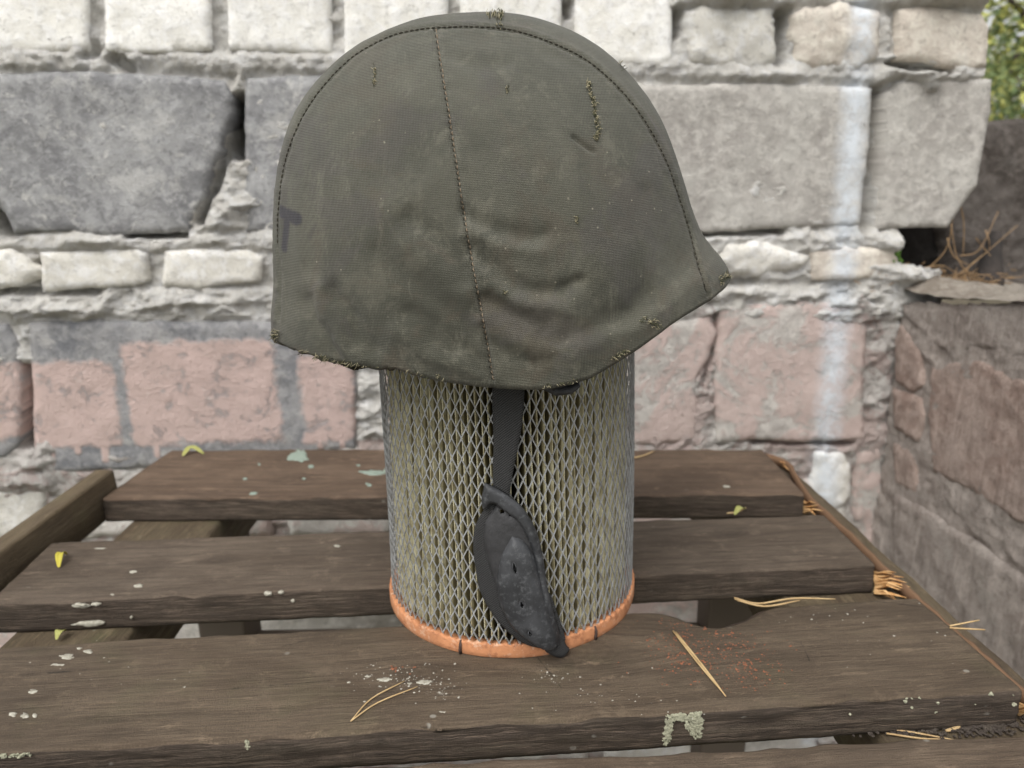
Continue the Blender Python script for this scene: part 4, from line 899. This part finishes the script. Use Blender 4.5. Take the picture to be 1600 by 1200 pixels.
# ray casts on the cover for seams, threads and tears
bvh = BVHTree.FromPolygons([Vector(v) for v in G.reshape(-1, 3)], [tuple(int(i) for i in f) for f in Fh], epsilon=0)
camv = Vector((0, 0, CAMZ))
def on(px_, py_, off=.0003):
    h = bvh.ray_cast(camv, ray(px_, py_).normalized())
    if h[0] is None: return None
    nn = h[1]; nn = nn if nn.dot(camv - h[0]) > 0 else -nn
    return h[0] + nn * off - Vector(HC), nn
def stitches(line, name, m, spacing, duty, r, off, jit=0., shift=0.):
    c = catmull(line, 12); L_ = np.concatenate([[0], np.cumsum(np.linalg.norm(np.diff(c, axis=0), axis=1))]); mb = MB(); s = 0
    while s < L_[-1] - spacing:
        q = []
        for f in (0, .5, 1.):
            ss_ = s + f * spacing * duty; q.append(on(np.interp(ss_, L_, c[:, 0]) + shift + random.uniform(-jit, jit), np.interp(ss_, L_, c[:, 1]), off * (1.4 if f == .5 else .2)))
        if all(v is not None for v in q): mb.tube([v[0] for v in q], [r * .6, r, r * .6], 5)
        s += spacing
    return mb.build(name, m, helmet, True, 'stuff')
M_thd = plain('dark_thread', (.035, .032, .025), (.06, .055, .04), 300, .9, .0002); M_thl = plain('tan_thread', (.26, .20, .14), (.18, .14, .10), 300, .9, .0002)
stitches(SEAM_A[2:], 'seam_stitching', M_thd, 8.5, .72, .00042, .0003, .3)
stitches(SEAM_V, 'seam_stitching', M_thl, 9, .75, .00030, .0004, .5, 1.5); stitches(SEAM_V, 'seam_stitching', M_thd, 9, .6, .00028, .0003, .4, -2.)
M_fr1 = plain('frayed_green', (.085, .085, .045), (.05, .055, .028), 500, .95, .0002); M_fr2 = plain('frayed_tan', (.40, .36, .24), (.28, .25, .16), 500, .95, .0002)
def fray(line, spread, n, lpx=5., r=.00016, m=None, dark=0, lift=.0016):
    c = catmull(line, 10)
    for which, mm in ((0, M_fr1), (1, M_fr2)):
        mb = MB()
        for i in range(n // 2):
            p = c[random.randrange(len(c))] + np.array([random.gauss(0, spread), random.gauss(0, spread)]); an = random.uniform(0, 6.3); l = random.uniform(.4, 1.) * lpx * 1.1
            q = [on(*p, 0.), on(p[0] + math.cos(an) * l * .5, p[1] + math.sin(an) * l * .5, random.uniform(.3, 1) * lift), on(p[0] + math.cos(an + .8) * l, p[1] + math.sin(an + .8) * l, random.uniform(0, 1) * lift)]
            q = [v for v in q if v]
            if len(q) < 3: continue
            mb.tube([v[0] for v in q], [r, r, r * .5], 4)
        if mb.v: mb.build('frayed_threads', mm, helmet, True, 'stuff')
fray([(918, 130), (925, 155), (930, 180), (934, 205), (930, 218)], 1.5, 190, 5); fray([(584, 104), (586, 120), (585, 134)], 1.4, 30, 4)
fray([(900, 338), (901, 350)], 1.2, 18, 4); fray([(1004, 500), (1018, 504), (1028, 510)], 2.2, 34, 6); fray([(955, 562), (968, 554), (980, 548)], 2., 40, 6)
fray([(764, 26), (772, 22), (780, 24), (784, 30)], 3, 60, 6, lift=.003); fray([(780, 38), (782, 42)], 2, 12, 5); fray([(793, 136), (793, 146)], 1.5, 12, 4); fray([(1128, 438), (1136, 432), (1140, 428)], 3, 60, 6)
fray([(960, 94), (978, 106)], 2, 14, 10, lift=.004); fray([(420, 522), (428, 528), (434, 520)], 3, 50, 8, lift=.003); fray([(786, 455), (790, 458)], 1.5, 12, 4); fray([(570, 572), (640, 582), (690, 590)], 2, 40, 4)
fray([(840, 603), (870, 600), (900, 594)], 2, 26, 5); fray([(440, 540), (470, 552), (500, 558), (530, 566), (560, 570)], 2.5, 120, 7, lift=.003)
# torn cover lining showing below the hem, lower left
mb = MB()
for i, x in enumerate(np.linspace(498, 585, 26)):
    dd = 2 + 9 * max(0, 1 - abs(x - 555) / 34) + 3 * max(0, 1 - abs(x - 505) / 10)
    y0 = np.interp(x, [498, 540, 585], [556, 566, 568]); yp = .398
    a = hit(x, y0 - 10, Vector((0, yp, 0)), Vector((0, 1, 0))); b = hit(x, y0 + dd, Vector((0, yp, 0)), Vector((0, 1, 0)))
    mb.tube([a - Vector(HC), (a + b) / 2 - Vector(HC) + Vector((0, random.uniform(-.001, .001), 0)), b - Vector(HC)], [.0022, .0022, .0014], 5)
mb.build('torn_lining', plain('torn_lining', (.03, .028, .02), (.055, .05, .035), 200, .95, .001), helmet)

# ------------------------------------------------------------------ chin strap and leather cup (part of the helmet)
M_web = NT('black_webbing'); ww_ = M_web.wave(M_web.mapv(M_web.ob, (1, 1, 1), rot=(0, R(38), R(45))), 300, .8, 2, 'BANDS', 'X')
M_web = M_web.done(M_web.mix(ww_, (.020, .020, .020), (.050, .050, .05)), .85, ww_, .0004, .8, .3)
n = NT('worn_leather'); v1 = n.noise(n.ob, 38, 5, .6, .1); v2 = n.noise(n.ob, 260, 5, .75); col = n.mix(n.ramp(v1, .4, .62), (.026, .027, .029), (.052, .054, .058)); col = n.mix(n.math('MULTIPLY', n.ramp(v2, .50, .64), .5), col, (.12, .125, .13))
M_leather = n.done(col, n.math('MULTIPLY_ADD', v1, .3, .4), v2, .00025, .7, .4)
M_leathd = plain('dark_leather', (.03, .03, .031), (.05, .05, .052), 120, .6, .0005)
YS = HC[1] - .0885
def sp_(px_, py_, y=YS):
    p = hit(px_, py_, Vector((0, y, 0)), Vector((0, 1, 0))) - Vector(HC); return (p.x, p.z)
def cyl_y(P):  # depth of the filter surface at local x, z -> distance in front of plane
    x = P[:, 0] + HC[0] + .0; return (np.sqrt(np.maximum(1e-6, .0865 ** 2 - x ** 2)) - .0865)
MS = Matrix(((1, 0, 0, 0), (0, 0, -1, YS - HC[1]), (0, 1, 0, 0), (0, 0, 0, 1)))      # plate coords (x, z, out) -> helmet local
def leaf(name, pts, m, base, bulge, th, step=.0018, holes=(), smoothn=5, rim=0.):
    O = catmull(list(pts) + [pts[0]], smoothn)[:-1]; O = np.array([sp_(*p) for p in O]); O = resample(O, step * .8)
    Hs = [np.array([sp_(*p) for p in h]) for h in holes]
    dm = polyd(np.array([O.mean(0)]), O, True)[0]
    def face(P, d):
        q = np.clip(polyd(P, O, True) / dm, 0, 1); return base + cyl_y(P) * .9 + bulge * np.sqrt(np.clip(1 - (1 - q) ** 2, 0, 1)) - .0005 * np.exp(-d / .0006) + .00012 * fbm(P[:, 0] * 60, P[:, 1] * 60, base * 900, 2) + rim * np.exp(-(polyd(P, O, True) - .002) ** 2 / .0012 ** 2)
    o = slab(name, O, step, face, lambda P: -th + 0 * P[:, 0], m, helmet, holes=Hs); o.matrix_local = MS; return o
# webbing strap
def ribbon(name, L_, R_, m, off, th=.0012):
    a = catmull(L_, 6); b = catmull(R_, 6); O = [tuple(p) for p in a] + [tuple(p) for p in b[::-1]]
    O = resample(np.array([sp_(*p) for p in O]), .002)
    def face(P, d): return off + cyl_y(P) * .9 - .0003 * np.exp(-d / .0006) + .0006 * fbm(P[:, 0] * 40, P[:, 1] * 40, off * 500, 2)
    o = slab(name, O, .0025, face, lambda P: -th + 0 * P[:, 0], m, helmet); o.matrix_local = MS; return o
ribbon('chin_strap', [(770, 585), (769, 625), (771, 690), (770, 735), (771, 775)], [(820, 585), (818, 640), (811, 690), (801, 740), (795, 780)], M_web, .0015)
leaf('strap_loop', [(776, 784), (762, 792), (750, 808), (741, 830), (739, 856), (742, 886), (749, 922), (763, 950), (785, 978), (815, 1003), (846, 1014), (858, 1008), (840, 985), (800, 950), (782, 915), (770, 880), (764, 850), (770, 815)], M_web, .0012, .0008, .0015)
leaf('cup_inner', [(776, 788), (790, 790), (812, 800), (830, 830), (842, 880), (846, 940), (842, 985), (815, 985), (786, 945), (770, 900), (760, 870), (756, 845), (758, 815)], M_leathd, .0024, .0028, .0015, holes=[[(781, 793), (787, 792), (788, 798), (782, 799)], [(795, 797), (801, 798), (800, 803), (795, 802)]])
leaf('cup_top', [(758, 752), (778, 760), (806, 779), (824, 800), (839, 830), (848, 866), (854, 908), (863, 950), (873, 986), (875, 1003), (868, 1012), (862, 1000), (852, 960), (843, 915), (836, 870), (826, 838), (812, 812), (798, 800), (784, 790), (770, 782), (760, 790), (755, 792), (753, 775)], M_leather, .0052, .0012, .0020, rim=.0004)
slots = [[(801, 867), (804, 867), (807, 876), (807, 883), (804, 884), (801, 877)], [(812, 926), (815, 926), (818, 932), (816, 936), (812, 933)], [(825, 973), (828, 972), (830, 978), (828, 980), (825, 978)]]
leaf('cup_front', [(800, 832), (815, 838), (832, 860), (843, 896), (852, 932), (863, 962), (872, 988), (872, 1004), (862, 1012), (846, 1008), (828, 996), (800, 972), (784, 944), (777, 914), (778, 890), (785, 860)], M_leather, .0056, .0045, .0016, holes=slots, rim=.0003)
for s_ in slots:
    mb = MB(); c = [Vector((*sp_(*p), 0)) for p in s_ + s_[:1]]; 
    P_ = np.array([[v.x, v.y] for v in c]); z_ = .0098 + cyl_y(P_) * .9 - .0004
    mb.tube([MS @ Vector((v.x, v.y, zz)) for v, zz in zip(c, z_)], .00035, 5); mb.build('slot_rim', M_leather, helmet)
leaf('strap_end', [(850, 1012), (873, 992), (886, 1016), (890, 1022), (878, 1031), (856, 1020)], M_web, .0034, .0010, .0022)
leaf('strap_edge', [(853, 925), (862, 935), (872, 965), (881, 992), (884, 1006), (876, 1004), (864, 965)], M_web, .0022, .0006, .0018)
# dark liner strap end under the hem
mb = MB()
Y9 = HC[1] - .098
def yy(px_, py_, y=Y9): return hit(px_, py_, Vector((0, y, 0)), Vector((0, 1, 0))) - Vector(HC)
mb.tube([yy(x, y) for x, y in ((700, 580), (760, 588), (820, 596), (862, 597), (895, 592))], [.004, .005, .0065, .008, .005], 8, .5)
mb.tube([yy(x, y) for x, y in ((848, 604), (868, 610), (892, 608), (905, 600))], [.003, .0055, .005, .003], 8, .5)
mb.build('liner_strap', M_leathd, helmet)

# ================================================================== SMALL THINGS ON THE TABLE
M_needle = plain('dry_needle', (.52, .38, .20), (.40, .27, .13), 80, .6, .0002)
def needles(name, lines, label, z=.0011, r=.00075, cat='pine needle', group=None, zz=None):
    mb = MB(); o0 = None
    allp = []
    for ln in lines:
        k = [tab(x, y, z) for x, y in ln]; c = catmull(k, 5) if len(k) > 2 else np.array([k[0] + (k[1] - k[0]) * t for t in np.linspace(0, 1, 5)])
        allp.append(c)
    o0 = Vector(allp[0][0])
    for c in allp:
        N_ = len(c); mb.tube([Vector(p) - o0 for p in c], [r * .78 * (.9 if i < N_ * .7 else .9 - .6 * (i / N_ - .7) / .3) for i in range(N_)], 6)
    o = mb.build(name, M_needle); o.matrix_world = MT @ Matrix.Translation(o0); tag(o, label, cat, group); return o
GN = 'dry pine needles fallen on the table'
needles('pine_needle', [[(548, 1127), (580, 1092), (632, 1064)], [(549, 1126), (590, 1098), (652, 1073)]], 'V-shaped pair of pale needles on the front plank left of the filter', group=GN, r=.0006)
needles('pine_needle', [[(1052, 986), (1090, 1035), (1133, 1086)], [(1056, 988), (1098, 1040), (1134, 1088)]], 'thick straight straw-coloured needle pair slanting across orange crumbs on the front plank', group=GN, r=.0009)
needles('pine_needle', [[(1147, 934), (1185, 943), (1240, 935), (1305, 936)], [(1148, 936), (1195, 947), (1250, 938)], [(1152, 938), (1190, 947), (1225, 944)]], 'long needle bundle lying across the gap above the knot notch', z=.0014, group=GN, r=.0009)
needles('pine_needle', [[(1484, 978), (1530, 969)], [(1484, 981), (1539, 984)]], 'short fork of needles sticking out over the right end of the table', z=.0012, group=GN)
needles('pine_needle', [[(1346, 1138), (1410, 1142), (1490, 1156)], [(1385, 1146), (1440, 1154), (1470, 1155)]], 'long needles lying on the rail between the two front planks', z=-.0222, group=GN, r=.0008)
needles('pine_needle', [[(1478, 1142), (1516, 1129)], [(1481, 1142), (1500, 1136)]], 'short broken needle piece on the rail near the bottom right corner', z=-.0222, group=GN, r=.0011)
needles('pine_needle', [[(986, 716), (1005, 712), (1022, 705)]], 'short pale needle on the back plank right of the filter', group=GN, r=.0012)
needles('pine_needle', [[(1136, 802), (1152, 800), (1166, 793)]], 'small curled tan needle on the second plank edge right of the filter', group=GN, r=.001)
M_yl = plain('yellow_leaf', (.46, .38, .04), (.38, .34, .05), 200, .6, .0004); M_yg = plain('pale_leaf', (.38, .38, .13), (.30, .30, .09), 200, .6, .0004)
def leaflet(name, pts, w, m, label, z=.001, lift=.003):
    k = [tab(x, y, z) for x, y in pts]; c = [Vector(p) for p in catmull(k, 5)]; N_ = len(c); o0 = c[0].copy(); V = []; Fc = []
    for i, p in enumerate(c):
        t = i / (N_ - 1); d = (c[min(i + 1, N_ - 1)] - c[max(i - 1, 0)]).normalized(); r = Vector((d.y, -d.x, 0)).normalized(); ww__ = w * math.sin(math.pi * (.06 + .90 * t)) ** .7
        up = lift * math.sin(math.pi * t)
        for q, h in ((-1, .35), (-.5, .1), (0, 0), (.5, .1), (1, .35)): V.append(p - o0 + r * (q * ww__) + Vector((0, 0, up + h * ww__)))
        for q, h in ((1, .35), (.5, .1), (0, 0), (-.5, .1), (-1, .35)): V.append(p - o0 + r * (q * ww__) + Vector((0, 0, up + h * ww__ - .0003)))
    for i in range(N_ - 1):
        for k_ in range(10): Fc.append((i * 10 + k_, i * 10 + (k_ + 1) % 10, (i + 1) * 10 + (k_ + 1) % 10, (i + 1) * 10 + k_))
    o = mesh(name, V, Fc, m); o.matrix_world = MT @ Matrix.Translation(o0); tag(o, label, 'leaf', 'small fallen leaves on the table'); return o
leaflet('fallen_leaf', [(286, 712), (300, 706), (318, 709)], .0036, M_yg, 'pale yellow curled leaf on the back plank, top left', lift=.005)
leaflet('fallen_leaf', [(92, 886), (96, 876), (104, 866)], .0028, M_yl, 'bright yellow upright leaf on the second plank at the left', lift=.006)
leaflet('fallen_leaf', [(88, 999), (95, 994), (102, 986)], .003, M_yg, 'greenish yellow split leaf on the rail between planks at far left', z=-.021, lift=.004)
leaflet('fallen_leaf', [(1148, 804), (1156, 800), (1164, 796)], .003, M_yg, 'tiny tan leaf scrap in the gap right of the filter', lift=.004)
# orange crumbs of the ring, white crumbs
def crumbs(name, m, label, spots, z=.0001, size=(.0002, .0007)):
    mb = MB()
    for (cx, cy, sx, sy, n) in spots:
        for i in range(n):
            X_ = random.gauss(cx, sx); Y_ = random.gauss(cy, sy)
            if z > -.01 and 930 < Y_ < 1024 and Y_ < np.interp(X_, [600, 1045, 1060, 1130, 1220, 1240, 1430], [985, 960, 972, 985, 970, 955, 940]): continue
            p = tab(X_, Y_, z); r = random.uniform(*size) * random.uniform(.5, 1.2); mb.blob(p, (r, r, r * .5), seed=i, n=6, jag=.7)
    o = mb.build(name, m, None, False, 'stuff'); o.matrix_world = MT; tag(o, label); return o
M_cr = plain('orange_crumb', (.30, .12, .065), (.20, .08, .045), 400, .9, .0003)
crumbs('orange_crumbs', M_cr, 'scattered orange rubber crumbs on the front plank right of the filter', [(1080, 1010, 36, 26, 420), (1170, 1035, 30, 20, 200), (1060, 985, 20, 10, 60), (1145, 990, 22, 3, 8), (1232, 1012, 4, 3, 3), (625, 1045, 18, 5, 10)])
crumbs('orange_flakes', M_cr, 'larger orange rubber flakes among the crumbs on the front plank', [(1140, 990, 12, 1.5, 4), (1082, 1036, 8, 3, 4), (1234, 1010, 2, 1, 1), (1015, 998, 3, 2, 2), (1145, 1050, 30, 6, 6), (618, 1044, 6, 2, 2)], size=(.0007, .0013))
M_ws = plain('pale_crumb', (.50, .48, .42), (.36, .34, .29), 400, .9, .0003)
crumbs('pale_grit', M_ws, 'fine pale grit and lichen flecks scattered over the planks', [(620, 1060, 40, 12, 110), (150, 1050, 120, 30, 24), (900, 1080, 120, 20, 40), (1350, 1000, 90, 40, 16), (690, 1080, 22, 8, 60), (1280, 965, 40, 8, 16), (860, 1062, 16, 6, 40)], size=(.00025, .0007))
M_dirt = plain('wet_dirt', (.045, .035, .03), (.08, .065, .05), 200, .7, .001)
crumbs('wet_dirt', M_dirt, 'wet dark dirt and moss gathered on the rail at the bottom right', [(1520, 1130, 50, 10, 420), (1420, 1140, 40, 6, 120)], z=-.0225, size=(.0006, .002))
crumbs('pale_grit', M_ws, 'pale grit mixed in the wet dirt on the rail', [(1540, 1120, 34, 8, 24)], z=-.021, size=(.0005, .0014))

# ================================================================== TREES beyond the wall
n = NT('foliage'); rr = n.noise(n.ob, 1.6, 3); r2 = n.t.nodes.new('ShaderNodeNewGeometry').outputs['Random Per Island']
col = n.mix(r2, (.10, .15, .06), (.24, .29, .12)); col = n.mix(n.ramp(n.math('ADD', n.math('MULTIPLY', r2, .35), rr), .62, .8), col, (.44, .44, .12))
M_leaf = n.done(col, .55, None, spec=.3)
n.b.inputs['Transmission Weight'].default_value = 0
M_bark = plain('bark', (.07, .055, .045), (.045, .035, .03), 12, .95, .01)
def tree(x, y, h, crown, nl, label, seed, lo=.25, ls=.05):
    random.seed(seed); rng = np.random.default_rng(seed)
    t = empty('broadleaf_tree', Matrix.Translation((x, y, GZ)), label, 'tree', 'trees beyond the wall')
    mb = MB(); top = Vector((random.uniform(-.2, .2), random.uniform(-.2, .2), h * .9)); pts = [top * s + Vector((.06 * math.sin(s * 7 + seed), .05 * math.cos(s * 5), 0)) * s for s in np.linspace(0, 1, 10)]
    mb.tube(pts, list(np.linspace(h * .022, h * .004, 10)), 8); tips = []
    for i in range(22):
        s = random.uniform(lo, .95); p0 = top * s; an = random.uniform(0, 6.28); l = crown * random.uniform(.55, 1.05) * (1.1 - .55 * abs(s - .5)); e = p0 + Vector((math.cos(an) * l, math.sin(an) * l, l * random.uniform(-.1, .55)))
        mid = (p0 + e) / 2 + Vector((0, 0, l * .08)); mb.tube([p0, mid, e], [h * .008, h * .005, h * .0015], 5); tips += [p0 + (e - p0) * q for q in (.45, .65, .8, .9, 1.)]
    mb.build('trunk', M_bark, t)
    T_ = np.array([tuple(p) for p in tips]); ci = rng.integers(0, len(T_), nl); cp = T_[ci] + rng.normal(0, crown * .10, (nl, 3)) * np.array([1, 1, .7])
    a = rng.normal(size=(nl, 3)); a /= np.linalg.norm(a, axis=1)[:, None]; b = np.cross(a, rng.normal(size=(nl, 3))); b /= np.linalg.norm(b, axis=1)[:, None]
    s = ls * rng.uniform(.6, 1.3, (nl, 1)); V = np.stack([cp - a * s, cp + b * s * .45, cp + a * s, cp - b * s * .45], 1).reshape(-1, 3)
    me = bpy.data.meshes.new('crown'); me.from_pydata(V.tolist(), [], np.arange(nl * 4).reshape(-1, 4).tolist()); link('crown', me, M_leaf, t, False)
tree(3.1, 4.6, 3.2, 1.0, 9000, 'yellow-green leafy tree nearest beyond the right end of the wall', 3, .25, .026)
tree(4.9, 6.2, 4.6, 1.5, 9000, 'taller tree right of the nearest one, seen beyond the wall end', 5, .15, .034)
tree(4.6, 8.6, 5.5, 1.9, 4500, 'tree standing behind the nearest one past the wall end', 8, .1, .06)
tree(7.5, 9.5, 6., 2.1, 3500, 'far right tree beyond the wall', 11, .1, .07)
tree(1.5, 8.0, 5.5, 1.9, 9000, 'tree hidden mostly behind the brick wall', 14, .15, .06)
tree(-2.5, 8.5, 5.5, 1.9, 7000, 'tree behind the left part of the brick wall', 17, .15, .07)
bpy.context.view_layer.update()
